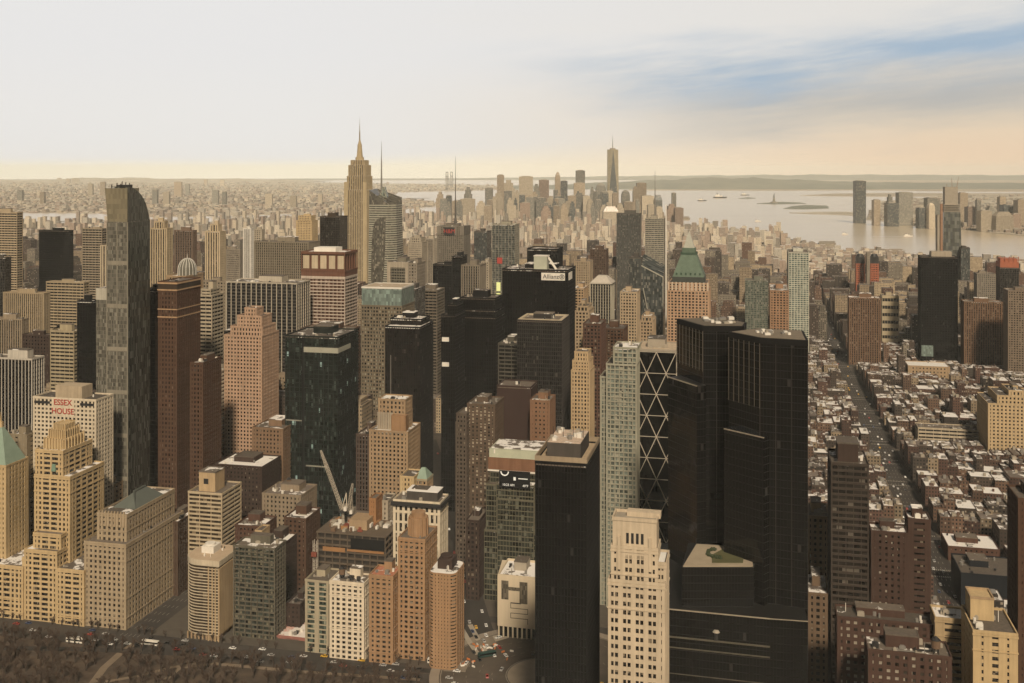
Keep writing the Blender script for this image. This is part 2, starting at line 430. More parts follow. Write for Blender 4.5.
# the circle
cx_, cy_ = gp(545, 676)
def disc(name, r0, r1, z, mat, n=64):
    b = MB()
    for i in range(n):
        a = 2*PI*i/n
        b.v += [(cx_+r0*math.cos(a), cy_+r0*math.sin(a), z), (cx_+r1*math.cos(a), cy_+r1*math.sin(a), z)]
    for i in range(n):
        j = (i+1) % n; b.f.append((2*i, 2*i+1, 2*j+1, 2*j)); b.m.append(0)
    return b.build(name, mat, kind='structure')
M_road2 = plain('asphalt_worn', (.085, .066, .048), .9, var=.25, scale=.08)
disc('road', 24, 66, .30, M_road2)
M_faint = plain('road_paint_worn', (.24, .20, .15), .85, var=.3, scale=.3)
for r0, r1 in ((24.0,24.6),(64.8,65.3)): disc('road_markings', r0, r1, .34, M_faint)
b = MB(); rr = random.Random(14)
for r0 in (33, 41, 49, 57):
    for i in range(int(r0*.9)):
        if rr.random() < .25: continue
        a = 2*PI*i/int(r0*.9); a2 = a+3.0/r0
        b.v += [(cx_+q*math.cos(t_), cy_+q*math.sin(t_), .34) for q, t_ in ((r0, a), (r0+.22, a), (r0+.22, a2), (r0, a2))]; k = len(b.v); b.f.append((k-4, k-3, k-2, k-1)); b.m.append(0)
for a0 in (1.9, 2.5, 3.3):                               # hatched islands and zebra bars where the streets leave
    for i in range(16):
        a = a0+i*.022
        b.v += [(cx_+q*math.cos(t_), cy_+q*math.sin(t_), .345) for q, t_ in ((66, a), (72, a), (72, a+.011), (66, a+.011))]; k = len(b.v); b.f.append((k-4, k-3, k-2, k-1)); b.m.append(0)
b.build('road_markings', M_faint, kind='structure')
M_wedge = plain('island_stone', (.20, .16, .115), .9)
for a0, a1, q0, q1 in ((1.55, 1.85, 52, 64), (2.12, 2.42, 54, 65), (2.75, 3.05, 50, 64), (3.5, 3.9, 53, 65)):
    b = MB(); n = 8; P = [(cx_+q1*math.cos(a0+(a1-a0)*i/n), cy_+q1*math.sin(a0+(a1-a0)*i/n)) for i in range(n+1)]+[(cx_+q0*math.cos(a1-(a1-a0)*i/n*.8), cy_+q0*math.sin(a1-(a1-a0)*i/n*.8)) for i in range(n+1)]
    b.prism(P, .2, .5); b.build('pavement', M_wedge, kind='structure')
disc('plaza', .01, 23.5, .36, plain('plaza_stone', (.30, .24, .17), .9))
disc('pavement', 66, 72, .32, plain('pale_pavement', (.26, .21, .155), .9))
strip('pavement', [(461,628),(468,640),(478,655)], 3.5, .40, M_conc)
strip('pavement', [(470,625),(478,640),(485,652)], 3.5, .40, M_conc)
strip('path', [(475,645),(492,640),(506,636)], 8, .37, M_conc)
strip('road', [(405,668),(440,668),(470,668),(500,672)], 16, .27, M_road2)

# haze: one closed box of thin even air
b = MB(); b.box(-41000, 41000, -41000, 41000, -5.5, 470)
mh = bpy.data.materials.new('thin_haze'); mh.use_nodes = True
nh = NT(mh.node_tree); nh.n.clear()
oh = nh.new('ShaderNodeOutputMaterial'); vh = nh.new('ShaderNodeVolumePrincipled')
vh.inputs['Color'].default_value = (.96, .97, .90, 1); vh.inputs['Density'].default_value = HAZE; vh.inputs['Anisotropy'].default_value = -.5
nh.l.new(vh.outputs[0], oh.inputs['Volume'])
hz = b.build('haze', mh, kind='stuff'); tag(hz, 'pale warm haze lying over the city, thickening with distance', 'haze', kind='stuff')

# ================================================================ BUILDINGS
HERO = []; FOOT = []
class S(dict):
    __getattr__ = dict.get
def ST(wallm, gl, bay=3.2, fl=3.5, pw=1.4, sh=1.4, rec=.55, po=0.0, so=.12, cw=None, span=None, par=1.1, roof=None):
    return S(wall=wallm, glass=gl, bay=bay, fl=fl, pw=pw, sh=sh, rec=rec, po=po, so=so, cw=cw or max(pw, .8), span=span or wallm, par=par, roof=roof or M_roof)

def skin(cl, gz, x0, x1, y0, y1, z0, z1, st, cells=None):
    """glazed core with proud piers and spandrels: real relief on all four sides"""
    r = st.rec
    gz.box(x0+r, x1-r, y0+r, y1-r, z0, z1-.2)
    cw = min(st.cw, (x1-x0)/3, (y1-y0)/3)
    for cx0 in (x0, x1-cw):
        for cy0 in (y0, y1-cw): cl.box(cx0, cx0+cw, cy0, cy0+cw, z0, z1)
    nf = max(1, round((z1-z0)/st.fl)); fh = (z1-z0)/nf
    for side in range(4):
        a0, a1 = (x0, x1) if side in (0, 2) else (y0, y1)
        L = a1-a0; n = max(1, round(L/st.bay)); bw_ = L/n
        def put(p0, p1, d0, d1, za, zb, mi):
            if side == 0: cl.box(p0, p1, y0+d0, y0+d1, za, zb, mi)
            elif side == 2: cl.box(p0, p1, y1-d1, y1-d0, za, zb, mi)
            elif side == 1: cl.box(x1-d1, x1-d0, p0, p1, za, zb, mi)
            else: cl.box(x0+d0, x0+d1, p0, p1, za, zb, mi)
        if st.pw > 0:
            for i in range(1, n):
                c_ = a0+i*bw_
                if st.drop and abs((i-.5)/(n-1)-.5) < .30 and i % 2: continue
                pw_ = st.thin if (st.thin and i % 2) else st.pw
                if c_-pw_/2 > a0+cw and c_+pw_/2 < a1-cw: put(c_-pw_/2, c_+pw_/2, st.po, r+.1, z0, z1-.01, 0)
        if st.sh > 0:
            for k in range(nf+1):
                za = max(z0, z0+k*fh-st.sh/2); zb = min(z1-.02, z0+k*fh+st.sh/2)
                put(a0+cw*.6, a1-cw*.6, st.so, r+.1, za, zb, 1)
        if cells is not None and st.pw > 0:
            for k in range(nf):
                for i in range(n):
                    if st.thin:
                        l_, r_ = (st.thin if i % 2 else st.pw), (st.pw if i % 2 else st.thin); ww_ = bw_-l_/2-r_/2
                        cells.append((side, a0+i*bw_+l_/2+ww_/2, z0+(k+.5)*fh, ww_, fh-st.sh, (x0, x1, y0, y1))); continue
                    cells.append((side, a0+(i+.5)*bw_, z0+(k+.5)*fh, bw_-st.pw if not st.drop else min(bw_, bw_-st.pw*.45), fh-st.sh, (x0, x1, y0, y1)))
WIN_ME = {}
def win_mesh(w, h, mats):
    k = (round(w, 1), round(h, 1), mats[0].name)
    if k in WIN_ME: return WIN_ME[k]
    b = MB(); w, h = k[0], k[1]
    b.box(-w/2, w/2, -.03, .1, -h/2, h/2, 0)
    t = .09
    b.box(-w/2, w/2, -.08, -.04, -t/2, t/2, 1); b.box(-t/2, t/2, -.10, -.05, -h/2, h/2, 1)
    b.box(-w/2, w/2, -.14, -.045, -h/2, -h/2+.16, 1)
    me = bpy.data.meshes.new('window'); me.from_pydata(b.v, [], b.f)
    for m in mats: me.materials.append(m)
    me.polygons.foreach_set('material_index', b.m); me.update()
    WIN_ME[k] = me; return me
M_pane = glass('window_pane', (.018, .015, .012), 1.0, 1.7, vary=.7, blind=.13, blindcol=(.20, .16, .11), rough=.14, spec=.3)
M_sash = plain('window_sash', (.11, .085, .06), .7)
def windows(root, cells, st, nmax=90, mats=None):
    mats = mats or [M_pane, M_sash]
    vis = [c_ for c_ in cells if c_[0] in (0, 1)]
    vis.sort(key=lambda c_: (-c_[2]+(0 if c_[0] == 0 else 14)))
    keep = vis[:nmax]; rest = [c_ for c_ in cells if c_ not in set(keep)]
    d = st.rec-.16
    def spot(c_):
        s_, a, z, w, h, (x0, x1, y0, y1) = c_
        return {0: (a, y0+d, z, 0), 1: (x1-d, a, z, PI/2), 2: (a, y1-d, z, PI), 3: (x0+d, a, z, -PI/2)}[s_]
    for c_ in keep:
        x, y, z, rz = spot(c_)
        o = bpy.data.objects.new('window', win_mesh(c_[3], c_[4], mats)); COL.objects.link(o)
        o.parent = root; o.location = (x, y, z); o.rotation_euler = (0, 0, rz)
    b = MB()
    for c_ in rest:
        x, y, z, rz = spot(c_); w, h = c_[3]/2, c_[4]/2
        if c_[0] in (0, 2): b.box(x-w, x+w, y-.04, y+.04, z-h, z+h)
        else: b.box(x-.04, x+.04, y-w, y+w, z-h, z+h)
    if rest: b.build('window', mats, root, kind='stuff')

def tank(root, x, y, z, s=1.0):
    b = MB(); b.cyl(x, y, 2.0*s, z+2.6*s, z+6.2*s, 12)
    t = b.build('water_tank', M_wood, root)
    b = MB(); b.cyl(x, y, 2.2*s, z+6.2*s, z+7.9*s, 12, .15); b.build('tank_roof', M_dark, t)
    b = MB()
    for i in range(4):
        a = PI/4+i*PI/2; b.bar((x+1.6*s*math.cos(a), y+1.6*s*math.sin(a), z), (x+1.6*s*math.cos(a), y+1.6*s*math.sin(a), z+2.6*s), .3*s)
    for i in range(4):
        a, a2 = PI/4+i*PI/2, PI/4+(i+1)*PI/2
        b.bar((x+1.6*s*math.cos(a), y+1.6*s*math.sin(a), z+.3), (x+1.6*s*math.cos(a2), y+1.6*s*math.sin(a2), z+2.4*s), .18*s)
    b.build('stand_frame', M_dark, t)
def clutter(root, x0, x1, y0, y1, z, rr, wallm, n=5, pent=True, tk=0):
    w, d = x1-x0, y1-y0
    if pent and w > 8 and d > 8:
        pw, pd = w*rr.uniform(.3, .5), d*rr.uniform(.3, .5); px = x0+w*rr.uniform(.2, .8-pw/w); py = y0+d*rr.uniform(.35, .9-pd/d)
        hh = rr.uniform(3.5, 7)
        b = MB(); b.box(px, px+pw, py, py+pd, z, z+hh); p = b.build('penthouse', wallm, root)
        b = MB(); b.ring(px-.1, px+pw+.1, py-.1, py+pd+.1, .4, z+hh-.1, z+hh+.5); b.box(px+.4, px+pw-.4, py+.4, py+pd-.4, z+hh, z+hh+.12); b.build('penthouse_roof', M_roof, p)
    for i in range(n):
        s = rr.choice([rr.uniform(.8, 1.8), rr.uniform(1.4, 3.6)]); ux, uy = rr.uniform(x0+2, x1-2-s), rr.uniform(y0+1.5, y1-2-s)
        if x1-x0 < s+5 or y1-y0 < s+5: continue
        b = MB(); hh = rr.uniform(1, 2.6)
        k_ = rr.random()
        if k_ < .22: b.cyl(ux, uy, s*.4, z, z+hh, 10)
        elif k_ < .40: b.bar((ux, uy, z+.5), (min(x1-1, ux+s*3), uy, z+.5), .5); b.box(ux-.4, ux+.4, uy-.4, uy+.4, z, z+1.4)
        elif k_ < .50: b.bar((ux, uy, z), (ux, uy, z+hh*2.2), .25)
        else: b.box(ux, ux+s, uy, uy+s*rr.uniform(.6, 1.3), z, z+hh); b.box(ux+s*.2, ux+s*.8, uy+.3, uy+s*.5, z+hh, z+hh+.4)
        b.build('rooftop_unit', rr.choice([M_steel, M_white, M_dark, M_conc]), root)
    for i in range(tk): tank(root, rr.uniform(x0+4, x1-4), rr.uniform(y0+4, y1-4), z)

def tower(name, label, cat, v, xl, xc, xr, ytop, st, tiers=None, yb=None, d=None, win=0, n=9, pent=True, tk=0, group=None, side=None, top=None, base=None):
    """A tower on the street grid. v: its street line. For a tower east of the avenues' vanishing point xl..xc is its front
    and xc..xr its west side; west of it xl..xc is its east side and xc..xr its front."""
    west = (xc > 757) if side is None else (side == 'L')
    if not west:
        u0, u1 = U(xl, v), U(xc, v)
        if d is None:
            tr = math.tan(math.atan((xr-CX)/F)-A); d = (u1/tr-v) if abs(tr) > 1e-4 and u1/tr > v+5 else 40
        cu = u1
    else:
        u0, u1 = U(xc, v), U(xr, v)
        if d is None:
            tr = math.tan(math.atan((xl-CX)/F)-A); d = (u0/tr-v) if abs(tr) > 1e-4 and u0/tr > v+5 else 40
        cu = u0
    d = max(12, min(d, 90)); w = u1-u0
    root = thing(name, label, cat, u0, v, group=group)
    rr = random.Random(int(xl*7+ytop*13+v))
    cl, gz = MB(), MB(); roof, par = MB(), MB(); cells = [] if win else None
    zt = ZT(ytop, cu, v)
    lv = [(0, 1, 0, 1, ytop)]+(tiers or []) if base is None else [(0, 1, 0, 1, base)]+(tiers or [])
    z0 = 0; last = None; rects = []
    for i, (a0, a1, b0, b1, yt) in enumerate(lv):
        x0, x1, y0, y1 = a0*w, a1*w, b0*d, b1*d
        z1 = ZT(yt, u0+(x1 if not west else x0), v+y0)
        zz0 = 0 if i == 0 else z0-.3
        skin(cl, gz, x0, x1, y0, y1, zz0, z1, st, cells)
        roof.box(x0+st.rec*.6, x1-st.rec*.6, y0+st.rec*.6, y1-st.rec*.6, z1-1.0, z1+.06)
        par.ring(x0-.12, x1+.12, y0-.12, y1+.12, .55, z1-.25, z1+st.par)
        rects.append((x0, x1, y0, y1, z1)); z0 = z1; last = (x0, x1, y0, y1, z1)
    gz.build('glazing', st.glass, root)
    c_ = cl.build('cladding', [st.wall, st.span], root)
    roof.build('roof', st.roof, root); par.build('parapet_rim', st.wall, root)
    if win:
        windows(root, cells, st, win)
        for z, h_ in ((zt*.12, .7), (zt*.4, .35), (zt-8.2, .45), (zt-1.3, .8)): b = MB(); b.ring(-.3, w+.3, -.3, d+.3, .9, z, z+h_); b.build('string_course', st.wall, root)
    x0, x1, y0, y1, z1 = last
    if n or pent or tk: clutter(root, x0, x1, y0, y1, z1+.06, rr, st.wall, n, pent, tk)
    xs = [PX(u0+a, v+b2) for a in (0, w) for b2 in (0, d)]
    ymin = min(to_xy(u0+a, v+b2)[1] for a in (0, w) for b2 in (0, d))
    HERO.append((min(xs), max(xs), min(q[-1] for q in lv), yb if yb else EY+H*F/ymin, ymin, name, u0, u0+w, v, v+d))
    return S(root=root, w=w, d=d, z=z1, last=last, rects=rects, u0=u0, v=v, rr=rr)
def note(x0, x1, ytop, yb, Y, u0, u1, v0, v1): HERO.append((x0, x1, ytop, yb, Y, 'custom', u0, u1, v0, v1))
def text_mesh(s, size, name, mat, parent, loc, rot=(PI/2, 0, 0), depth=.2):
    cu = bpy.data.curves.new('lettering', 'FONT'); cu.body = s; cu.size = size; cu.extrude = depth; cu.align_x = 'CENTER'; cu.align_y = 'CENTER'
    tmp = bpy.data.objects.new('tmp', cu); COL.objects.link(tmp)
    me = bpy.data.meshes.new_from_object(tmp.evaluated_get(bpy.context.evaluated_depsgraph_get())); bpy.data.objects.remove(tmp)
    me.materials.clear(); me.materials.append(mat)
    o = bpy.data.objects.new(name, me); COL.objects.link(o); o.parent = parent; o.location = loc; o.rotation_euler = rot
    return o
# ---------------------------------------------------------------- palettes
W_ = wall
cream = W_('cream_limestone', (.50, .36, .19)); cream2 = W_('pale_limestone', (.53, .425, .295)); tanw = W_('tan_brick', (.36, .25, .145)); buff = W_('buff_brick', (.45, .32, .18))
orange = W_('orange_brick', (.335, .20, .105)); brick = W_('red_brick', (.095, .050, .034)); dbrick = W_('dark_brick', (.050, .032, .024)); pink = W_('pink_granite', (.42, .275, .18))
brown = W_('brown_stone', (.085, .053, .035)); rust = W_('rust_brick', (.085, .046, .028)); greyw = W_('grey_stone', (.24, .20, .15)); white = W_('white_brick', (.66, .55, .40))
dgrey = W_('dark_grey_panel', (.07, .06, .05)); black = W_('black_panel', (.008, .0075, .007), .2); bronze = W_('bronze_panel', (.05, .034, .022)); green_cu = plain('green_copper', (.16, .24, .17), .7, var=.2)
lgrey = W_('light_grey_stone', (.36, .30, .22)); esbw = W_('warm_limestone', (.42, .325, .19))
g_dark = glass('dark_glass', (.013, .012, .0105), 1.5, 3.6, blind=.03, blindcol=(.05, .042, .03), rough=.16)
g_black = glass('black_glass', (.006, .0057, .0052), 1.5, 3.8, vary=.5, blind=.01, blindcol=(.02, .018, .015), rough=.08, spec=.3)
g_green = glass('green_black_glass', (.009, .013, .0105), 1.6, 3.9, vary=.7, blind=.09, blindcol=(.03, .043, .034), rough=.15, lit=.006, litcol=(.8, 1, .8))
g_one = glass('mottled_glass', (.11, .102, .08), 1.1, 3.1, vary=.5, blind=.12, blindcol=(.20, .185, .145), rough=.18, frame=.06, framecol=(.14, .12, .09))
g_oner = glass('mottled_dark_glass', (.048, .049, .040), 1.0, 5.5, vary=.6, blind=.14, blindcol=(.09, .09, .07), rough=.16)
g_pale = glass('pale_green_glass', (.14, .155, .125), 1.6, 3.4, vary=.7, blind=.2, blindcol=(.30, .28, .21), rough=.25)
g_win = glass('tinted_panes', (.017, .0145, .0115), 1.6, 3.4, vary=.7, blind=.12, blindcol=(.18, .145, .10), rough=.15, spec=.3)
g_teal = glass('teal_glass', (.165, .205, .175), 2, 4, vary=.35, blind=.1, blindcol=(.25, .32, .27), rough=.3)
g_haz = glass('blue_grey_glass', (.06, .065, .06), 2, 4, vary=.5, blind=.15, blindcol=(.16, .15, .12), rough=.2)

masonry = lambda w, bay=3.3, fl=3.4, pw=1.35, sh=1.4, g=None, **k: ST(w, g or g_win, bay, fl, pw, sh, **k)
ribs = lambda w, bay=3.0, pw=1.0, g=None, span=None, **k: ST(w, g or g_dark, bay, 3.7, pw, 1.2, rec=.8, po=0, so=.5, span=span or dgrey, **k)
bands = lambda w, fl=3.6, sh=1.6, g=None, **k: ST(w, g or g_dark, k.pop('bay', 6), fl, .4, sh, rec=.7, po=.45, so=0, **k)
sheer = lambda g, fin=None, **k: ST(fin or black, g, k.pop('bay', 3), k.pop('fl', 3.8), k.pop('pw', .22), k.pop('sh', .35), rec=.3, po=0, so=.12, cw=k.pop('cw', .4), **k)

# ---------------------------------------------------------------- along the park
def belts(root, x0, x1, y0, y1, zs, mat, o=.28):
    for z, h_ in zs: b = MB(); b.ring(x0-o, x1+o, y0-o, y1+o, .9, z, z+h_); b.build('string_course', mat, root)
def blocks(name, label, cat, v, parts, st, yb=None, win=0, clut=()):
    """stepped building from boxes (pxL, pxR, dv, depth, ytop), all on the street grid"""
    ul = min(U(p[0], v+p[2]) for p in parts)
    root = thing(name, label, cat, ul, v)
    cl, gz, roof, par = MB(), MB(), MB(), MB(); cells = [] if win else None; R_ = []
    for i, (a, b2, dv, dp, yt) in enumerate(parts):
        x0, x1 = U(a, v+dv)-ul, U(b2, v+dv)-ul
        z1 = ZT(yt, x1+ul, v+dv)
        x0 += .013*i; x1 -= .017*i; y0 = dv+.011*i; y1 = dv+dp-.015*i
        skin(cl, gz, x0, x1, y0, y1, 0, z1, st, cells)
        rb_ = MB(); rb_.box(x0+.3, x1-.3, y0+.3, y1-.3, z1-1.0, z1+.06); rb_.build('roof', st.roof, root)
        par.ring(x0-.12, x1+.12, y0-.12, y1+.12, .5, z1-.25, z1+1.0)
        R_.append((x0, x1, y0, y1, z1))
        if win: belts(root, x0, x1, y0, y1, [(z1*.13+.07*i, .7), (z1*.36+.05*i, .4), (z1-11.3, .5), (z1-1.6, .9)], st.wall)
    if cells is not None:                              # drop panes swallowed by a neighbouring block
        def free(c_):
            s_, a, z, w, h, (x0, x1, y0, y1) = c_
            p = {0: (a, y0-.5), 1: (x1+.5, a), 2: (a, y1+.5), 3: (x0-.5, a)}[s_]
            return not any(q[0] < p[0] < q[1] and q[2] < p[1] < q[3] and z < q[4] for q in R_)
        cells = [c_ for c_ in cells if free(c_)]
    gz.build('glazing', st.glass, root); cl.build('cladding', [st.wall, st.span], root); par.build('parapet_rim', st.wall, root)
    if win: windows(root, cells, st, win)
    rr = random.Random(int(v*3+parts[0][4]))
    for i in clut: q = R_[i]; clutter(root, *q[:4], q[4]+.06, rr, st.wall, 4, False, 0)
    w = max(q[1] for q in R_); d = max(q[3] for q in R_)
    xs = [PX(ul+a, v+b2) for a in (0, w) for b2 in (0, d)]; ymin = min(to_xy(ul+a, v)[1] for a in (0, w))
    HERO.append((min(xs), max(xs), min(p[4] for p in parts), yb or EY+H*F/ymin, ymin, name, ul, ul+w, v, v+d))
    return S(root=root, R=R_, u0=ul, v=v, rr=rr)

st_h = masonry(cream, 3.3, 3.5, 1.55, 1.5); st_h['drop'] = True
h = blocks('hotel_building', 'cream stepped limestone hotel with a buttressed crown facing the park at the left edge', 'hotel', 638,
    [(-14, 23, 0, 34, 568), (22, 36, 3, 34, 560), (24, 57, 1, 44, 553), (56, 84, 0, 40, 572), (33, 61, 6, 38, 536), (34, 70, 12, 40, 478), (35, 63, 14, 34, 452)], st_h, win=96, clut=(0, 2, 3))
q = h.R[6]; w = q[1]-q[0]; dd = q[3]-q[2]
b = MB(); cxm, cym = (q[0]+q[1])/2, (q[2]+q[3])/2
for k, (f, z0, z1) in enumerate(((.36, 0, 7), (.27, 7, 12.5), (.18, 12.5, 16))):
    b.box(cxm-w*f, cxm+w*f, cym-dd*f, cym+dd*f, q[4]+z0-.2, q[4]+z1)
    for i in range(7):
        for s in (-1, 1):
            xx = cxm-w*f+2*w*f*(i+.5)/7; b.box(xx-.35, xx+.35, cym+s*(dd*f+.5)-.5, cym+s*(dd*f+.5)+.5, q[4]+z0-.2, q[4]+z1+.9)
            yy = cym-dd*f+2*dd*f*(i+.5)/7; b.box(cxm+s*(w*f+.5)-.5, cxm+s*(w*f+.5)+.5, yy-.35, yy+.35, q[4]+z0-.2, q[4]+z1+.88)
b.build('crown', cream, h.root)
b = MB(); b.loft([[(q[1]-9+a*3.5, q[2]-.9+c2*1.8, q[4]-14) for a, c2 in ((0,0),(1,0),(1,1),(0,1))], [(q[1]-9+.5+a*2.5, q[2]-.4+c2*1.3, q[4]-9) for a, c2 in ((0,0),(1,0),(1,1),(0,1))]]); b.build('dormer_roof', green_cu, h.root)

st_t = masonry(W_('grey_tan_stone', (.36, .275, .175)), 3.7, 3.7, 1.9, 1.7)
t2 = blocks('club_building', 'greyish tan club house with a dark hipped glass roof beside the cream hotel', 'club', 640,
    [(84, 126, 0, 74, 546), (97, 126.6, 7, 62, 516), (120, 131, 60, 30, 530)], st_t, win=96, clut=(0,))
q = t2.R[1]; b = MB()
b.loft([[(q[0]+3, q[2]+14, q[4]), (q[1]-2, q[2]+14, q[4]), (q[1]-2, q[3]-12, q[4]), (q[0]+3, q[3]-12, q[4])], [(q[0]+13, q[2]+26, q[4]+9), (q[1]-12, q[2]+26, q[4]+9), (q[1]-12, q[3]-22, q[4]+9), (q[0]+13, q[3]-22, q[4]+9)]])
b.build('hip_roof', plain('roof_glass', (.11, .12, .10), .3), t2.root)
b = MB()
for i in range(9):
    x = q[0]+2+(q[1]-q[0]-4)*i/8; b.box(x-.5, x+.5, q[2]-.5, q[2]+.5, q[4]-8, q[4]+2.5)
b.build('pinnacle', st_t.wall, t2.root)

def rounded(x0, x1, y0, y1, r, n=8):
    P = []
    for cx, cy2, a0 in ((x1-r, y0+r, -PI/2), (x1-r, y1-r, 0), (x0+r, y1-r, PI/2), (x0+r, y0+r, PI)):
        rr_ = r if cx == x0+r else .6
        if cx != x0+r: cx = x1-.6; cy2 = y0+.6 if cy2 == y0+r else y1-.6
        for i in range(n): a = a0+PI/2*i/(n-1); P.append((cx+rr_*math.cos(a), cy2+rr_*math.sin(a)))
    return P
v = 638; u0, u1 = U(181, v), U(219, v); dd = 30
r3 = thing('apartment_building', 'curved apartment building with thin white floor bands and a rounded corner', 'apartment building', u0, v)
zt = ZT(563, u1, v); w = u1-u0
b = MB(); b.prism(rounded(.5, w-.5, .5, dd-.5, 11.5), 4.5, zt-3); b.build('glazing', glass('bronze_panes', (.05, .034, .02), 3.2, 3.2, vary=.5, blind=.12, blindcol=(.16, .12, .07)), r3)
b = MB(); nf = 23
for k in range(nf+1):
    z = 4+(zt-7)*k/nf; b.prism(rounded(.15, w-.15, .15, dd-.15, 11.8), z, z+.5)
b.prism(rounded(-.15, w+.15, -.15, dd+.15, 12.1), zt-2.6, zt+.9)
b.build('cladding', W_('band_white', (.52, .43, .30)), r3)
b = MB()
for x in (w*.72, w*.82, w*.9, w-.4):
    b.box(x-.35, x+.35, -.1, .9, 0, zt-4)
b.box(w-.8, w+.2, .3, dd*.97, 4, zt-4)
b.build('pier_column', buff, r3)
b = MB()
for i in range(9): b.box(4+i*(w-6)/8, 5+i*(w-6)/8, .8, 1.8, 0, 4.6)
b.box(5, w-2, 4, dd-3, 0, 4.6)
b.build('ground_floor', tanw, r3)
b = MB(); b.prism(rounded(.6, w-.6, .6, dd-.6, 11.4), zt, zt+1.0); b.build('roof', plain('roof_peach', (.48, .36, .24)), r3)
b = MB(); b.box(w*.3, w*.62, dd*.4, dd*.75, zt+1, zt+5.5); b.cyl(w*.45, dd*.55, 3.5, zt+5.5, zt+6.8, 14); b.build('penthouse', M_white, r3)
rr = random.Random(5); clutter(r3, 5, w-2, 3, dd-3, zt+1, rr, tanw, 4, False)
note(176, 232, 551, 640, 705, u0, u1, v, v+dd)

tower('apartment_building', 'dark glass apartment slab with fine pale balcony grid facing the park', 'apartment building', 648, 233, 275, 286, 550,
      ST(W_('grid_grey', (.12, .105, .075)), glass('slab_panes', (.035, .04, .032), 1.5, 3.1, vary=.9, blind=.18, blindcol=(.16, .14, .09)), 4.2, 3.1, .45, .8, rec=1.1, so=.2, cw=.9), n=6)
b0 = tower('pavilion_building', 'low pink and white roofed pavilion squeezed between two park front towers', 'building', 652, 276, 308, 312, 640, ST(W_('pink_stucco', (.30, .13, .10)), g_dark, 9, 6, 7, 3.5, roof=roofmat('roof_pink', (.55, .33, .26), .55, (.74, .66, .58))), n=9, pent=False, d=30)
tower('apartment_building', 'narrow grey green apartment building with stacked bays left of the white gridded one', 'apartment building', 638, 305, 328.5, 331, 583,
      masonry(W_('grey_bay', (.37, .31, .21)), 8, 3.2, 3.0, .8, g=glass('bay_panes', (.05, .065, .05), 1.3, 3.2, vary=.8, blind=.2, blindcol=(.25, .25, .18)), cw=1.6), d=22, n=3)
tower('apartment_building', 'creamy white gridded apartment building with square windows in front of the construction site', 'apartment building', 634, 329.5, 364, 373, 585,
      masonry(white, 3.9, 3.15, 1.7, 1.3), win=96, n=7, tk=1)
tower('apartment_building', 'short orange brick apartment block with a terracotta roof, left of the three orange ones', 'apartment building', 634, 369, 393, 402, 578,
      masonry(orange, 4.1, 3.15, 1.8, 1.5, roof=roofmat('roof_terracotta', (.33, .13, .07), .15)), win=96, n=5)
t8 = tower('apartment_building', 'tallest of the orange brick apartment blocks, topped by a round drum', 'apartment building', 643, 398, 425, 436, 541, masonry(orange, 3.7, 3.15, 1.6, 1.5), win=96, n=3, pent=False, d=26)
x0, x1, y0, y1, z1 = t8.last; b = MB(); b.cyl((x0+x1)/2+1, 11, 6.2, z1, z1+12, 20); b.cyl((x0+x1)/2+1, 11, 4.6, z1+12, z1+15, 20)
for i in range(14): a = 2*PI*i/14; b.box((x0+x1)/2+1+6.3*math.cos(a)-.4, (x0+x1)/2+1+6.3*math.cos(a)+.4, 11+6.3*math.sin(a)-.4, 11+6.3*math.sin(a)+.4, z1, z1+11)
b.build('drum', orange, t8.root)
v = 634; u0, u1 = U(427, v), U(456, v); w = u1-u0; dd = 24
r9 = thing('apartment_building', 'orange brick apartment block with rounded balconied corners beside the diagonal avenue', 'apartment building', u0, v)
zt = ZT(575, u1, v)
def round4(x0, x1, y0, y1, r, n=6):
    P = []
    for cx, cy2, a0 in ((x1-r, y0+r, -PI/2), (x1-r, y1-r, 0), (x0+r, y1-r, PI/2), (x0+r, y0+r, PI)):
        for i in range(n): a = a0+PI/2*i/(n-1); P.append((cx+r*math.cos(a), cy2+r*math.sin(a)))
    return P
b = MB(); b.prism(round4(.8, w-.8, .8, dd-.8, 4), 0, zt-1); b.build('glazing', g_win, r9)
b = MB(); nf = 27
for k in range(nf+1): z = (zt-1)*k/nf; b.prism(round4(.45, w-.45, .45, dd-.45, 4.3), z, min(zt, z+1.35))
for i in range(6):
    x = 4.5+(w-9)*i/5; b.box(x-.75, x+.75, .3, 1.1, 0, zt-.2); b.box(x-.75, x+.75, dd-1.1, dd-.3, 0, zt-.2)
for i in range(4):
    y = 4.5+(dd-9)*i/3; b.box(.3, 1.1, y-.75, y+.75, 0, zt-.2); b.box(w-1.1, w-.3, y-.75, y+.75, 0, zt-.2)
b.build('cladding', orange, r9)
b = MB(); b.prism(round4(.9, w-.9, .9, dd-.9, 4), zt-.5, zt+.15); b.build('roof', M_roof, r9)
b = MB(); b.box(w*.25, w*.75, dd*.3, dd*.8, zt+.15, zt+6); b.cyl(w*.5, dd*.5, 4, zt+6, zt+8, 14); b.build('penthouse', dbrick, r9)
rr = random.Random(9); clutter(r9, 2, w-2, 2, dd-2, zt+.15, rr, orange, 5, False)
note(427, 460, 566, 660, 660, u0, u1, v, v+dd)

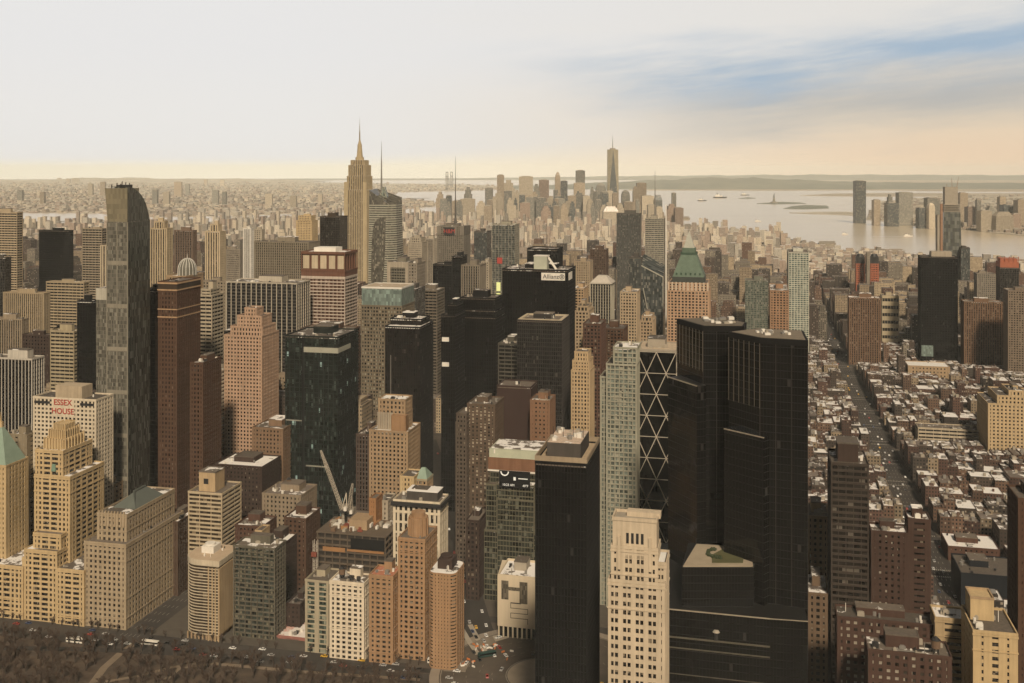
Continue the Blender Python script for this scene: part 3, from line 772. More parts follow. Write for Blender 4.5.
# white museum with slits and a stepped groove in its face
v = 688; u0, u1 = U(497.5, v), U(537, v); w = u1-u0; dd = 30
m10 = thing('museum_building', 'windowless white museum block with dark vertical slits above the traffic circle', 'museum', u0, v)
zt = ZT(580, u1, v); zb = 7.5; hh = zt-zb
ter = W_('white_terracotta', (.60, .49, .34), .08)
b = MB(); b.prism([(0, .0), (w, 0), (w, dd), (-4, dd)], zb, zt); b.build('wall', ter, m10)
b = MB()
b.box(w*.10, w*.28, -.12, .3, zb+hh*.55, zb+hh*.93); b.box(w*.56, w*.76, -.12, .3, zb+hh*.49, zb+hh*.93); b.box(w*.28, w*.56, -.11, .3, zb+hh*.74, zb+hh*.81)
b.build('slit_window', glass('museum_glass', (.11, .092, .066), 1, 3, vary=.5, blind=0), m10)
b = MB(); g = [(.33, .48), (.33, .38), (.76, .38), (.76, .28), (.33, .28), (.33, .18), (.76, .18), (.76, .08)]
b.box(w*.33, w*.60, -.08, .2, zb+hh*.48, zb+hh*.48+.7)
for (xa, za), (xb, zb2) in zip(g, g[1:]):
    xa, xb = sorted((xa, xb)); za, zb2 = sorted((za, zb2))
    b.box(w*xa-.003, w*xb+.35, -.08-.001*za, .2, zb+hh*za, zb+hh*zb2+.35)
b.build('groove', M_dark, m10)
b = MB(); b.prism([(1, 1.2), (w-1, 1.2), (w-1, dd-1), (-2, dd-1)], 0, zb); b.build('glazing', g_dark, m10)
b = MB()
for i in range(9): b.box(.4+i*(w-1.6)/8, 1.3+i*(w-1.6)/8, .1, 1.1, 0, zb)
b.build('colonnade', ter, m10)
b = MB(); b.ring(.1, w-.1, .1, dd-.1, .6, zt-.1, zt+1.6); b.build('parapet_rim', ter, m10)
b = MB(); b.box(.6, w-.6, .6, dd-.6, zt-.3, zt+.1); b.build('roof', M_roofs, m10)
clutter(m10, 1, w-1, 1, dd-1, zt+.1, random.Random(3), M_conc, 9, True)
note(495, 538, 570, 650, 690, u0, u1, v, v+dd)

# ---------------------------------------------------------------- the near dark towers and the cream tower between them
t11 = tower('office_tower', 'sheer black glass tower with a walled roof deck, nearest the camera in the middle', 'tower', 478, 535, 587, 597.5, 466,
      sheer(g_black, bay=1.5, pw=.16, sh=.25), n=0, pent=False, d=40)
x0, x1, y0, y1, z1 = t11.last; w = x1; dd = y1
b = MB(); b.ring(-.1, w+.1, -.1, dd+.1, .5, z1, z1+3.4); b.build('screen_wall', W_('bronze_rim', (.30, .23, .15)), t11.root)
b = MB(); b.box(.6, w-.6, .6, dd-.6, z1, z1+.3); b.build('roof_deck', plain('deck_tan', (.40, .30, .19)), t11.root)
b = MB(); b.box(w*.16, w*.82, dd*.22, dd*.85, z1+.3, z1+7.5); b.build('penthouse', dgrey, t11.root)
b = MB(); b.box(w*.17, w*.81, dd*.23, dd*.84, z1+7.5, z1+7.8); b.build('penthouse_roof', roofmat('roof_pinkish', (.50, .38, .28), .3), t11.root)
rr = random.Random(1)
for i in range(13):
    b = MB(); x, y = rr.uniform(w*.2, w*.72), rr.uniform(dd*.26, dd*.75); s = rr.uniform(.9, 2.2)
    (b.box(x, x+s, y, y+s*1.3, z1+7.8, z1+7.8+rr.uniform(.8, 2.4)) if i % 3 else b.cyl(x, y, s*.6, z1+7.8, z1+9.6, 10)); b.build('rooftop_unit', rr.choice([M_white, M_conc, M_steel]), t11.root)
for i in range(4): b = MB(); x = w*(.2+.2*i); b.bar((x, dd*.5, z1+7.8), (x, dd*.5, z1+12.5), .2); b.build('antenna', M_dark, t11.root)

st15 = masonry(cream2, 2.55, 3.6, 2.1, 1.7, rec=.7); st15['thin'] = .55; st15['cw'] = 1.3
t12 = blocks('apartment_tower', 'pale limestone apartment tower with a stepped crown beside the black glass towers', 'tower', 440,
    [(608, 665, 0, 20, 586), (611, 658, 2, 12, 551), (655, 666.5, 3, 15, 565)], st15, win=98, clut=())
q = t12.R[1]; x0, x1, y0, y1, z1 = q; w = x1-x0
b = MB(); zc = z1+11.5
b.box(x0+.6, x1-.6, y0+.6, y1-.6, z1-.2, zc)
b.ring(x0+.3, x1-.3, y0+.3, y1-.3, .7, zc-.1, zc+1.3)
for i in (0, 1): b.box(x0+(.14 if i == 0 else .80)*w, x0+(.20 if i == 0 else .86)*w, y0-.35, y0+.8, z1-9, z1+5)
b.box(x0+.2*w, x0+.8*w, y0+.12, y0+.8, z1-4.2, z1+.3)
b.build('crown', cream2, t12.root)
b = MB()
for i in range(4): xx = x0+(.35+.105*i)*w; b.box(xx-.55, xx+.55, y0+.45, y0+.8, z1+2.0, z1+6.4)
b.build('louvre', M_dark, t12.root)
b = MB(); b.box(x0+1.2, x1-1.2, y0+1.2, y1-1.2, zc, zc+.2); b.build('crown_roof', M_conc, t12.root)
b = MB(); b.box(x0+.3*w, x1+.5, y1-6, y1-1, zc, zc+2.2); b.build('penthouse', cream2, t12.root)
q = t12.R[2]; b = MB(); b.box(q[0]+1, q[1]-1, q[2]+1, q[3]-2, q[4]+.1, q[4]+.6); b.build('terrace_snow', M_snow, t12.root)

# the twin dark towers on their dark base
r13 = thing('twin_tower', 'pair of linked black glass skyscrapers on one dark base, largest in the view', 'skyscraper', xy=(0, 0), rot=False)
def pt(px, Y_): return ((px-CX)/F*Y_, Y_)
ZR = 227.5
A_, B_, C_ = pt(677, 612), pt(703, 583), pt(744, 582); Dp, D2 = pt(720, 617), (128.5, 600)
Pl = [A_, B_, C_, (133, 596), Dp]
A2, B2, C2 = pt(729, 562), pt(760, 542), pt(808, 533.5)
Pr = [A2, B2, C2, (157, 566), (134, 574)]
gtw = glass('tower_black_glass', (.0058, .0055, .005), 1.6, 4.0, vary=.5, blind=.008, blindcol=(.02, .017, .014), rough=.07, spec=.35, frame=.04, framecol=(.009, .008, .007))
def scalep(P, k, cx=None):
    mx = sum(p[0] for p in P)/len(P); my = sum(p[1] for p in P)/len(P); return [(mx+(x-mx)*k, my+(y-my)*k) for x, y in P]
def fins(P, edges, z0, z1, step, w_, m, nm, out=.25):
    b = MB()
    for i in edges:
        p, q = Vector(P[i]), Vector(P[(i+1) % len(P)]); L = (q-p).length; n = max(2, int(L/step)); d = (q-p).normalized(); nr = Vector((d.y, -d.x))
        for k in range(n+1):
            c = p+d*(L*k/n)+nr*out; b.bar((c.x, c.y, z0), (c.x, c.y, z1), w_)
    return b.build(nm, m, r13)
M_fin = plain('fin_grey', (.11, .092, .064), .5)
M_edge = plain('edge_metal', (.34, .28, .20), .5)
for P, zs, e0 in ((Pl, 203, 0), (Pr, 192, 0)):
    b = MB(); b.prism(P, 0, ZR); b.build('tower_glazing', gtw, r13)
    b = MB(); Q = scalep(P, .93); b.prism(scalep(P, 1.006), ZR-2.2, ZR+.9); b.build('parapet_rim', black, r13)
    b = MB(); b.prism(Q, ZR+.2, ZR+1.1); b.build('roof', roofmat('roof_warm', (.17, .135, .092), -.7), r13)
    fins(P, [e0], zs, ZR-2, 3.6, .24, M_fin, 'mullion')
    fins(P, [1], 60, ZR-2, 6.5, .16, dgrey, 'mullion')
    rr = random.Random(int(zs)); xs = [p[0] for p in Q]; ys = [p[1] for p in Q]; mx, my = sum(xs)/len(xs), sum(ys)/len(ys)
    for i in range(14):
        x, y = mx+rr.uniform(-8, 8), my+rr.uniform(-9, 9); s = rr.uniform(1.2, 3.2)
        b = MB(); b.box(x, x+s, y, y+s*1.5, ZR+1.1, ZR+1.3+rr.uniform(.5, 1.6)); b.build('rooftop_unit', rr.choice([M_conc, M_steel, M_white]), r13)
# lower shoulders, with pale edges
sh1 = [pt(668, 604), pt(697, 578), pt(706, 580), pt(690, 612)]
b = MB(); b.prism(sh1, 0, 196); b.build('tower_glazing', gtw, r13)
sh2 = [pt(724, 556), pt(764, 537), pt(770, 541), pt(733, 563)]
b = MB(); b.prism(sh2, 0, 178); b.build('tower_glazing', gtw, r13)
b = MB(); b.bar((*sh1[0], 196), (*sh1[1], 196), .55); b.bar((*sh2[0], 178), (*sh2[1], 178), .5); b.build('edge_trim', M_edge, r13)
pod = [pt(640, 536), pt(770, 521), pt(808, 518), (148.5, 532), (156, 566), (120, 628), (80, 628)]
b = MB(); b.prism(pod, 0, 92); b.build('podium_glazing', gtw, r13)
b = MB(); b.bar((*pod[0], 92.3), (*pod[1], 92.3), .5); b.bar((*pod[1], 92.3), (*pod[2], 92.3), .35); b.build('edge_trim', M_edge, r13)
mid = [pt(682, 536), pt(754, 536), (133, 566), (96, 572)]
b = MB(); b.prism(mid, 90, 112); b.build('podium_glazing', gtw, r13)
grd = [(pt(683, 537)), (pt(753, 537)), (128, 563), (100, 569)]
b = MB(); b.prism(grd, 111.9, 112.5); b.build('terrace', plain('terrace_stone', (.36, .29, .20)), r13)
b = MB(); b.prism([(103, 541), (119, 541), (123, 556), (112, 560), (105, 552)], 112.45, 112.75); b.build('lawn', plain('roof_lawn', (.09, .085, .035), .95), r13)
rr = random.Random(4)
for i in range(11):
    a = PI*.5+PI*1.0*i/10; b = MB(); x, y = 108+4.6*math.cos(a), 553+6*math.sin(a)
    for k in range(4): b.cyl(x+rr.uniform(-.6, .6), y+rr.uniform(-.6, .6), rr.uniform(.7, 1.1), 112.7+k*.3, 113.6+rr.uniform(0, .8), 7, .35)
    b.build('roof_shrub', plain('shrub_green', (.04, .05, .022), .95), r13)
b = MB()
for z, hgt in ((78.5, .7), (73.2, .5), (60, .3), (47, .3), (34, .3)):
    p, q = Vector(pod[0]), Vector(pod[1]); d = (q-p).normalized(); nr = Vector((d.y, -d.x))*.25
    b.bar((p.x+nr.x, p.y+nr.y, z), (q.x+nr.x, q.y+nr.y, z), hgt)
b.build('ledge_trim', plain('ledge_grey', (.11, .095, .066), .6), r13)
b = MB(); p = pt(716, 528); b.cyl(p[0], p[1]-.7, 1.0, 79, 83, 12); b.build('clock_post', M_dark, r13)
b = MB(); b.cyl(p[0], p[1]-.7, 1.9, 83, 84.2, 14, 1.0); b.build('post_cap', M_conc, r13)
note(668, 809, 317, 800, 530, to_uv(*pod[0])[0]-20, to_uv(*pod[2])[0]+30, 520, 680)

# ---------------------------------------------------------------- second row, left of the middle
t14 = blocks('apartment_tower', 'pale green glass apartment tower with white balconies left of the diamond braced tower', 'tower', 752,
    [(600, 612, 3, 24, 378), (606, 637, 0, 30, 366), (613, 637.4, 2, 26, 349)], ST(W_('pale_frame', (.31, .29, .215)), g_pale, 3.2, 3.3, .7, .9, rec=.9, po=.0, so=.25, cw=1.2), clut=(2,))
# diamond braced tower
v = 772; u0, u1 = U(637, v), U(676, v); w = u1-u0; dd = 36; zt = ZT(352, u1, v)
r15 = thing('office_tower', 'black glass tower wrapped in a bright steel diamond brace', 'tower', u0, v)
b = MB(); b.box(0, w, 0, dd, 0, zt); b.build('glazing', g_black, r15)
b = MB(); nb, hb = 2, 31.0; z = zt-.6; k = 0; s_w = .52
lat = lambda: None
rows = []
while z > 20: rows.append(z); z -= hb/1.0*.5
for face in range(4):
    L = w if face % 2 == 0 else dd; n = 2
    P = {0: lambda a, z: (a, -.35, z), 1: lambda a, z: (w+.35, a, z), 2: lambda a, z: (a, dd+.35, z), 3: lambda a, z: (-.35, a, z)}[face]
    for r_, z in enumerate(rows[:-1]):
        z2 = rows[r_+1]; st_ = L/n
        b.bar(P(0, z), P(L, z), s_w*.8)
        for i in range(n+1):
            a0 = i*st_ + (0 if r_ % 2 == 0 else st_/2)
            for sgn in (-1, 1):
                a1 = a0+sgn*st_/2
                if -.01 <= a0 <= L+.01 and -.01 <= a1 <= L+.01: b.bar(P(a0, z), P(a1, z2), s_w)
b.build('brace_lattice', plain('bright_steel', (.62, .54, .42), .35, .3), r15)
b = MB(); b.ring(-.3, w+.3, -.3, dd+.3, .6, zt-.2, zt+1.4); b.build('parapet_rim', M_conc, r15)
b = MB(); b.box(.4, w-.4, .4, dd-.4, zt, zt+.4); b.build('roof', M_rooft, r15)
clutter(r15, 1, w-1, 1, dd-1, zt+.4, random.Random(2), M_conc, 6, True)
note(637, 680, 345, 520, 770, u0, u1, v, v+dd)

# tall glass tower with a curved crown (left)
v = 742; u0, u1 = U(107, v), U(128, v); w = u1-u0
tr = math.tan(math.atan((150-CX)/F)-A); dd = min(48, u1/tr-v)
r16 = thing('skyscraper', 'slender mottled glass skyscraper with a curved crown rising past the skyline at left', 'skyscraper', u0, v)
ztop = ZT(187, u1, v); zsh = ZT(222, u1, v)
b = MB(); b.box(0, w, 0, dd, 0, zsh); b.build('glazing', g_one, r16)
b = MB(); prof = [(0, ztop)]+[(dd*f, ztop-(1-math.sqrt(max(0, 1-f*f)))*(ztop-zsh+6)*1.0) for f in (.25, .45, .6, .72, .82, .9, .96, 1.0)]
ringL = [(w*.36, 0.4, zsh-.2)]+[(w*.36, y, z) for y, z in prof[:-1]]+[(w*.36, dd-.1, zsh-.2)]
ringR = [(w-.05, y, z) for _, y, z in ringL]
n = len(ringL); b.v = ringL+ringR
b.f = [tuple(range(n)), tuple(range(2*n-1, n-1, -1))]+[(i, n+i, n+(i+1) % n, (i+1) % n) for i in range(n)]; b.m = [0]*len(b.f)
b.build('crown_glazing', g_oner, r16)
b = MB(); b.loft([[(.4, .2, zsh-.2), (w*.96, .2, zsh-.2), (w*.96, dd*.5, zsh-.2), (.4, dd*.5, zsh-.2)], [(-1.4, -.8, ztop-1), (w-.2, -.8, ztop-1), (w-.2, dd*.5, ztop-1), (-1.4, dd*.5, ztop-1)]])
b.build('crown_screen', glass('crown_glass', (.20, .17, .11), 1.8, 4, vary=.2, blind=0, rough=.3, spec=.4), r16)
b = MB()
for i in range(7): a = w*(.1+.14*i); b.bar((a, 3+i % 3*3, ztop-1.2), (a+.6, 3+i % 3*3, ztop+2+(i*37 % 5)*.6), .5)
b.box(w*.3, w*.8, 4, 12, ztop-1.2, ztop+1.6); b.build('roof_machinery', M_dark, r16)
b = MB()
for k in range(1, 8):
    z = zsh*k/8; b.box(-.12, w*.97, -.16, .5, z, z+3.2, 0)
for x in (0, w*.48, w*.97): b.box(x-.35, x+.35, -.20, .45, 0, zsh-.1)
b.build('cladding', W_('belt_tan', (.25, .22, .165)), r16)
b = MB(); b.box(w-.02, w+.12, .3, dd-.1, 0, zsh-.3); b.build('side_glazing', g_oner, r16)
zl = ZT(289, U(93, v), v); xl = U(93, v)-u0
b = MB(); b.box(xl, -.02, 4, dd, 0, zl); b.build('wing_glazing', g_one, r16)
b = MB(); b.box(xl-.1, -.3, 3.9, 4.4, zl-9, zl+.3); b.build('wing_screen', W_('screen_white', (.42, .38, .30)), r16)
b = MB(); b.box(xl+.3, -.4, 4.5, dd-.4, zl-.2, zl+.3); b.build('wing_roof', M_roof, r16)
note(92, 152, 183, 500, 800, u0+xl, u1, v, v+dd)

t17 = tower('hotel_building', 'white brick hotel slab bearing big red rooftop letters behind the cream hotel', 'hotel', 697, 33, 96, 99, 401, masonry(W_('bright_brick', (.60, .50, .36)), 3.4, 3.2, 1.4, 1.5), yb=480, d=22, n=3, pent=False)
x0, x1, y0, y1, z1 = t17.last
b = MB(); b.box(x1*.32, x1*.74, 3, 16, z1, z1+9.5); b.build('penthouse', W_('penthouse_tan', (.42, .33, .22)), t17.root)
M_red = plain('sign_red', (.42, .06, .045), .5, var=.05)
b = MB(); b.box(x1*.30, x1*.66, -.06, .25, z1-12.6, z1+.6); b.build('sign_panel', W_('bright_brick', (.60, .50, .36)), t17.root)
text_mesh('ESSEX', 6.0, 'sign_lettering', M_red, t17.root, (x1*.48, -.35, z1-2.6)); text_mesh('HOUSE', 6.0, 'sign_lettering', M_red, t17.root, (x1*.48, -.35, z1-9.2))
b = MB(); b.box(x1*.02, x1*.27, -.03, .2, z1-4.2, z1-2.2); b.box(x1*.75, x1*.97, -.03, .2, z1-4.2, z1-2.2); b.build('louvre', M_dark, t17.root)

tower('office_tower', 'black office tower with white vertical stripes at the left edge', 'tower', 770, -12, 32, 44.5, 360, ribs(W_('stripe_white', (.48, .43, .35)), 3.3, .55, g=g_black, span=black), yb=470, n=4)
v = 650; t19 = tower('apartment_building', 'cream tower with a green copper pyramid roof cut by the left edge', 'tower', v, -26, 6, 18, 467, masonry(cream, 3.6, 3.5, 2.0, 1.8), n=0, pent=False, d=24, yb=560)
x0, x1, y0, y1, z1 = t19.last; b = MB(); b.loft([[(1, 1, z1), (x1-1, 1, z1), (x1-1, y1-1, z1), (1, y1-1, z1)], [(x1*.42, y1*.45, z1+25), (x1*.55, y1*.45, z1+25), (x1*.55, y1*.55, z1+25), (x1*.42, y1*.55, z1+25)]]); b.build('pyramid_roof', plain('pale_copper', (.24, .31, .235), .7), t19.root)
b = MB(); b.box(x1*.43, x1*.53, y1*.46, y1*.54, z1+25, z1+29); b.bar((x1*.48, y1*.5, z1+29), (x1*.48, y1*.5, z1+36), .9, w2=.2); b.build('finial', cream, t19.root)
tower('apartment_building', 'plain grey tan slab just behind the copper pyramid tower', 'building', 690, 6, 27, 35, 436, masonry(W_('drab_stone', (.25, .20, .13)), 6, 3.6, 4.2, 2.4), yb=540)
tower('apartment_building', 'small tan setback tower peeping over the hipped glass roof of the club', 'building', 730, 98, 114, 124, 486, masonry(tanw, 3.8, 3.5, 2.4, 1.9), yb=530, tk=1)
tower('office_tower', 'narrow black wedge tower beside the slender mottled glass skyscraper', 'tower', 800, 141, 155, 161, 291, sheer(g_black, bay=2), yb=500, d=24)
t21 = tower('office_tower', 'rust brown brick tower with dark banded cap and pale string courses', 'tower', 780, 158, 177, 200.5, 318, masonry(rust, 2.9, 3.7, 1.5, 1.6, g=glass('brown_panes', (.03, .02, .014), 1.5, 3.7, vary=.6, blind=.08, blindcol=(.12, .08, .05))), tiers=[(0.0, 1, 0, 1, 283)], n=2, pent=False, yb=480)
x0, x1, y0, y1, z1 = t21.last; zb = t21.rects[0][4]
for z, hh, o in ((zb, 1.0, .35), (zb+6.5, .8, .3), (z1-6.5, 1.1, .45), (z1-1.0, 1.3, .6)): b = MB(); b.ring(-o, x1+o, -o, y1+o, 1, z, z+hh); b.build('string_course', W_('course_tan', (.42, .27, .15)), t21.root)
b = MB(); b.box(-.15, x1+.15, -.15, y1+.15, z1-5.4, z1-1.2); b.build('cap_band', bronze, t21.root)
tower('office_tower', 'lower rust brown wing stepping down from the banded brown tower', 'tower', 770, 190, 203, 213, 364, masonry(rust, 2.9, 3.7, 1.5, 1.7, g=g_dark), yb=480, d=30)
v = 900; t21b = tower('domed_tower', 'tower crowned by a white ribbed dome behind the rust brown tower', 'tower', v, 166, 186, 200, 277, masonry(tanw, 3, 3.5, 1.5, 1.6), n=0, pent=False, d=32, yb=280)
x0, x1, y0, y1, z1 = t21b.last; b = MB(); n = 16; rad = 8.6; cx0, cy0 = x1*.62, y1*.5
rings = [[(cx0+rad*math.cos(2*PI*i/n), cy0+rad*math.sin(2*PI*i/n), z1) for i in range(n)]]
for k in range(0, 7): a = PI/2*k/7; rings.append([(cx0+rad*math.cos(a)*math.cos(2*PI*i/n), cy0+rad*math.cos(a)*math.sin(2*PI*i/n), z1+5+11.5*math.sin(a)) for i in range(n)])
b.loft(rings); b.build('dome', plain('dome_copper', (.13, .12, .09), .6), t21b.root, smooth=False)
b = MB()
for i in range(n):
    for r_, r2 in zip(rings, rings[1:]): b.bar(tuple(c2*1.0+(0, 0, .1)[k2] for k2, c2 in enumerate(r_[i])), tuple(r2[i]), .55)
b.bar((cx0, cy0, z1+16), (cx0, cy0, z1+21), .5, w2=.1)
b.build('dome_rib', plain('dome_white', (.62, .58, .5), .6), t21b.root)
tower('office_tower', 'stepped tower with pale horizontal balcony bands right of the rust brown tower', 'tower', 890, 199, 212, 224, 296, bands(W_('band_tan', (.40, .33, .23)), 3.5, 1.7), tiers=[(.05, .8, .1, .9, 290)], yb=470, n=3)
tower('office_tower', 'white corner pier of banded balconies rising from behind the brown wing', 'tower', 850, 209, 219, 224, 372, bands(W_('band_bright', (.50, .43, .33)), 3.4, 1.5), yb=470, d=26)
t23 = tower('hotel_building', 'pink granite stepped hotel tower with a tapering crown', 'hotel', 860, 224, 262, 286, 337, masonry(pink, 3.0, 3.3, 1.5, 1.6), tiers=[(.12, .97, .1, .9, 328), (.25, .9, .2, .8, 317), (.4, .72, .3, .7, 309)], n=2, pent=False, yb=466, d=34)
tower('apartment_building', 'plain brown block standing against the foot of the pink granite tower', 'building', 815, 252, 283, 287, 430, masonry(W_('brown_tan', (.20, .125, .075)), 3.2, 3.4, 1.7, 1.7), yb=470, d=30)
t24 = tower('office_tower', 'wide green black glass tower flecked with lit windows behind the crane', 'tower', 830, 285, 338, 354, 338, sheer(g_green, W_('green_black', (.015, .018, .015)), bay=4.5, fl=3.9, pw=.5, sh=.5), n=9, yb=525, d=46)
x0, x1, y0, y1, z1 = t24.last; b = MB()
b.box(x1*.36, x1*1.004, -.5, .4, z1-13, z1-8.6); b.box(x1-.3, x1+.35, -.2, y1*.6, z1-12.8, z1-8.8); b.build('louvre_band', plain('band_pale', (.36, .34, .26), .6), t24.root)
b = MB(); b.box(x1*.33, x1*.36, -.9, .4, 0, z1-.5); b.build('pier_column', black, t24.root)
b = MB(); b.box(x1*.02, x1*.32, -.45, .4, z1-72, z1-71.2); b.box(x1*.4, x1*.8, -.45, .4, z1-110, z1-109); b.build('ledge_trim', plain('ledge_pale', (.30, .28, .22)), t24.root)
t25 = tower('office_tower', 'red brown tower with white horizontal stripes and a panelled cream crown', 'tower', 1150, 301, 345, 358, 279, bands(W_('stripe_cream', (.52, .42, .33)), 3.8, 1.25, g=glass('red_panes', (.075, .035, .022), 2.2, 3.8, vary=.4, blind=.05, blindcol=(.2, .13, .09)), bay=5), tiers=[(0, 1, 0, 1, 277.8)], n=0, pent=False, yb=335, d=40)
x0, x1, y0, y1, z1 = t25.last
b = MB(); b.box(.1, x1-.1, .1, y1-.1, z1, z1+8); b.ring(-.3, x1+.3, -.3, y1+.3, 1, z1+6.8, z1+8.4); b.ring(-.2, x1+.2, -.2, y1+.2, 1, z1+27, z1+30); b.box(1.5, x1-1.5, 1.5, y1-1.5, z1+8, z1+27.2)
for i in range(6): xx = (x1-1)*i/5; b.box(xx, xx+1.0, .05, 1.3, z1+8, z1+27.4); b.box(x1-1.3, x1-.05, (y1-1)*i/5, (y1-1)*i/5+1.0, z1+8, z1+27.3)
b.build('crown', W_('red_brown', (.15, .072, .045)), t25.root)
b = MB()
for i in range(5): xx = (x1-1)*i/5; b.box(xx+2.2, xx+(x1-1)/5-1, 1.2, 1.6, z1+10, z1+25.4)
b.build('crown_panel', W_('panel_cream', (.50, .40, .27)), t25.root)
b = MB(); b.box(1, x1-1, 1, y1-1, z1+27.5, z1+28.6); b.build('roof', M_roofs, t25.root)
b = MB(); b.box(x1*.2, x1*.7, y1*.3, y1*.8, z1+28.6, z1+34); b.build('penthouse', M_white, t25.root)
tower('office_tower', 'dark brown banded base wing in front of the white striped tower', 'tower', 1060, 300, 350, 356, 331, bands(W_('brown_band', (.10, .06, .04)), 3.8, 1.5), yb=345, d=30, n=5)
tower('office_tower', 'wide grey black slab with widely spaced white piers', 'tower', 1090, 226, 297, 301, 284, ribs(W_('pier_white', (.44, .38, .29)), 6.2, .8, g=g_dark, span=dgrey), yb=330, d=36, n=7)
tower('office_tower', 'broad tan grey slab with fine vertical ribs behind the white piered slab', 'tower', 1420, 254, 309, 313, 243, ribs(W_('rib_tan', (.22, .18, .125)), 3, 1.5, span=W_('rib_span', (.16, .13, .09))), yb=285, d=40, n=6)
t31 = tower('office_tower', 'brown gridded tower with a teal glass box on its top', 'tower', 1050, 361, 402, 405, 307, masonry(W_('olive_stone', (.17, .135, .09)), 3.2, 3.7, 1.2, 1.6, g=glass('flecked_panes', (.03, .028, .022), 1.4, 3.7, vary=.8, blind=.25, blindcol=(.26, .23, .16))), n=0, pent=False, yb=400, d=42)
x0, x1, y0, y1, z1 = t31.last; b = MB(); b.box(.6, x1-.6, .6, y1-.6, z1, z1+19.5); b.build('crown_glazing', g_teal, t31.root)
b = MB(); b.ring(.3, x1-.3, .3, y1-.3, .8, z1+18.6, z1+20.4); b.build('crown_rim', M_white, t31.root); b = MB(); b.box(1.2, x1-1.2, 1.2, y1-1.2, z1+19.4, z1+19.9); b.build('roof', M_rooft, t31.root)
t32 = tower('office_tower', 'grey slab framed in pale stone like a picture frame', 'tower', 1260, 388, 408, 411, 263, masonry(W_('frame_grey', (.17, .15, .11)), 2.2, 3.6, .6, 1.3, g=g_dark), yb=310, n=2, d=40)
x0, x1, y0, y1, z1 = t32.last; b = MB(); b.box(-1, 3.4, -.8, .6, 0, z1+1); b.box(x1-3.4, x1+1, -.8, .6, 0, z1+1); b.box(3.4, x1-3.4, -.8, .6, z1-6, z1+1); b.build('frame_border', lgrey, t32.root)
t33 = tower('office_tower', 'black brown office tower with a slim white mast on its face line', 'tower', 950, 385, 420, 433, 328, sheer(glass('brown_black_glass', (.014, .011, .009), 1.6, 3.7, vary=.5, blind=.03, blindcol=(.05, .036, .026), spec=.3), black, bay=2.4, pw=.5), n=8, yb=520, d=42, tiers=[(0, .9, .35, 1, 320)])
b = MB(); b.cyl(t33.w*.18, -1.5, .35, 0, t33.z-32, 8); b.build('mast', M_steel, t33.root)
tower('office_tower', 'narrow black slab with a tan roof block and small pale panels', 'tower', 930, 441, 455, 458, 316, sheer(g_black, bay=2.4), yb=410, tiers=[(.3, 1, .2, .8, 305)], n=3, d=34)
pn = [o for o in COL.objects if o.get('label', '').startswith('narrow black slab')][0]
for yy in (337, 362):
    b = MB(); zz = ZT(yy, U(440, 930), 930); b.box(U(442, 930)-U(441, 930), U(449, 930)-U(441, 930), -.25, .3, zz-4, zz); b.build('wall_panel', M_white, pn)
tower('office_tower', 'broad jet black tower with a railed tan roof left of the sign topped tower', 'tower', 965, 457, 496, 500, 318, sheer(g_black, bay=2.4), tiers=[(.02, .98, .05, .95, 311), (.05, .95, .15, .85, 299)], yb=405, n=4, d=40)
t35 = tower('office_tower', 'tall black tower carrying a white lettered sign under its roof edge', 'tower', 1000, 502, 568, 572.5, 271, sheer(g_black, bay=2.6, pw=.3), yb=318, n=7, d=44)
x0, x1, y0, y1, z1 = t35.last
b = MB(); b.box(x1*.60, x1*.955, -.35, .2, z1-9.4, z1-2.2); b.build('sign_panel', M_white, t35.root)
text_mesh('Allianz', 6.0, 'sign_lettering', M_dark, t35.root, (x1*.745, -.5, z1-5.9))
b = MB(); n = 20; sx = x1*.91
for i in range(n):
    a, a2 = 2*PI*i/n, 2*PI*(i+1)/n; b.bar((sx+2.2*math.cos(a), -.5, z1-5.8+2.2*math.sin(a)), (sx+2.2*math.cos(a2), -.5, z1-5.8+2.2*math.sin(a2)), .45)
for dx in (-.8, 0, .8): b.box(sx+dx-.22, sx+dx+.22, -.62, -.4, z1-7.2, z1-4.4+(.5 if dx == 0 else 0))
b.build('sign_emblem', M_dark, t35.root)
b = MB(); b.box(x1-.2, x1+.35, y1*.1, y1*.5, z1-9.4, z1-2.2); b.build('sign_panel', M_white, t35.root)
tower('office_tower', 'dark tower with a small pale gabled glass hut above the sign topped tower', 'tower', 1075, 527, 557, 561, 250, sheer(g_dark, bay=2), yb=270, d=34, n=0, pent=False)
r_ = thing('rooftop_hut', 'pale glazed plant hut with a slanting white strut on the black sign topped tower', 'roof hut', t35.u0+t35.w*.46, t35.v+8, z=t35.z+.1)
b = MB(); b.box(0, 13, 0, 11, 0, 13); b.build('glazing', plain('hut_glass', (.42, .42, .32), .4), r_); b = MB(); b.bar((13, 5, 12.5), (21.5, 5, 0), 1.8); b.build('strut', M_white, r_); b = MB(); b.box(-.3, 14, -.3, 11.3, 12.9, 13.6); b.build('hut_roof', M_white, r_)
t36 = tower('office_tower', 'dark gridded tower with a pale picture frame roof below the white sign', 'tower', 925, 517, 562, 571, 322, sheer(g_dark, W_('charcoal', (.035, .03, .026)), bay=2, pw=.35, sh=.6), yb=450, n=5, d=40)
x0, x1, y0, y1, z1 = t36.last; b = MB(); b.ring(.8, x1-.8, .8, y1-.8, 2.6, z1+.1, z1+1.5); b.build('roof_border', W_('border_tan', (.50, .41, .28)), t36.root)
tower('office_tower', 'narrow dark banded tower wedged left of the pale framed roof', 'tower', 960, 498, 518, 520, 345, bands(W_('olive_band', (.09, .08, .06)), 3.7, 1.2), yb=390, d=34)
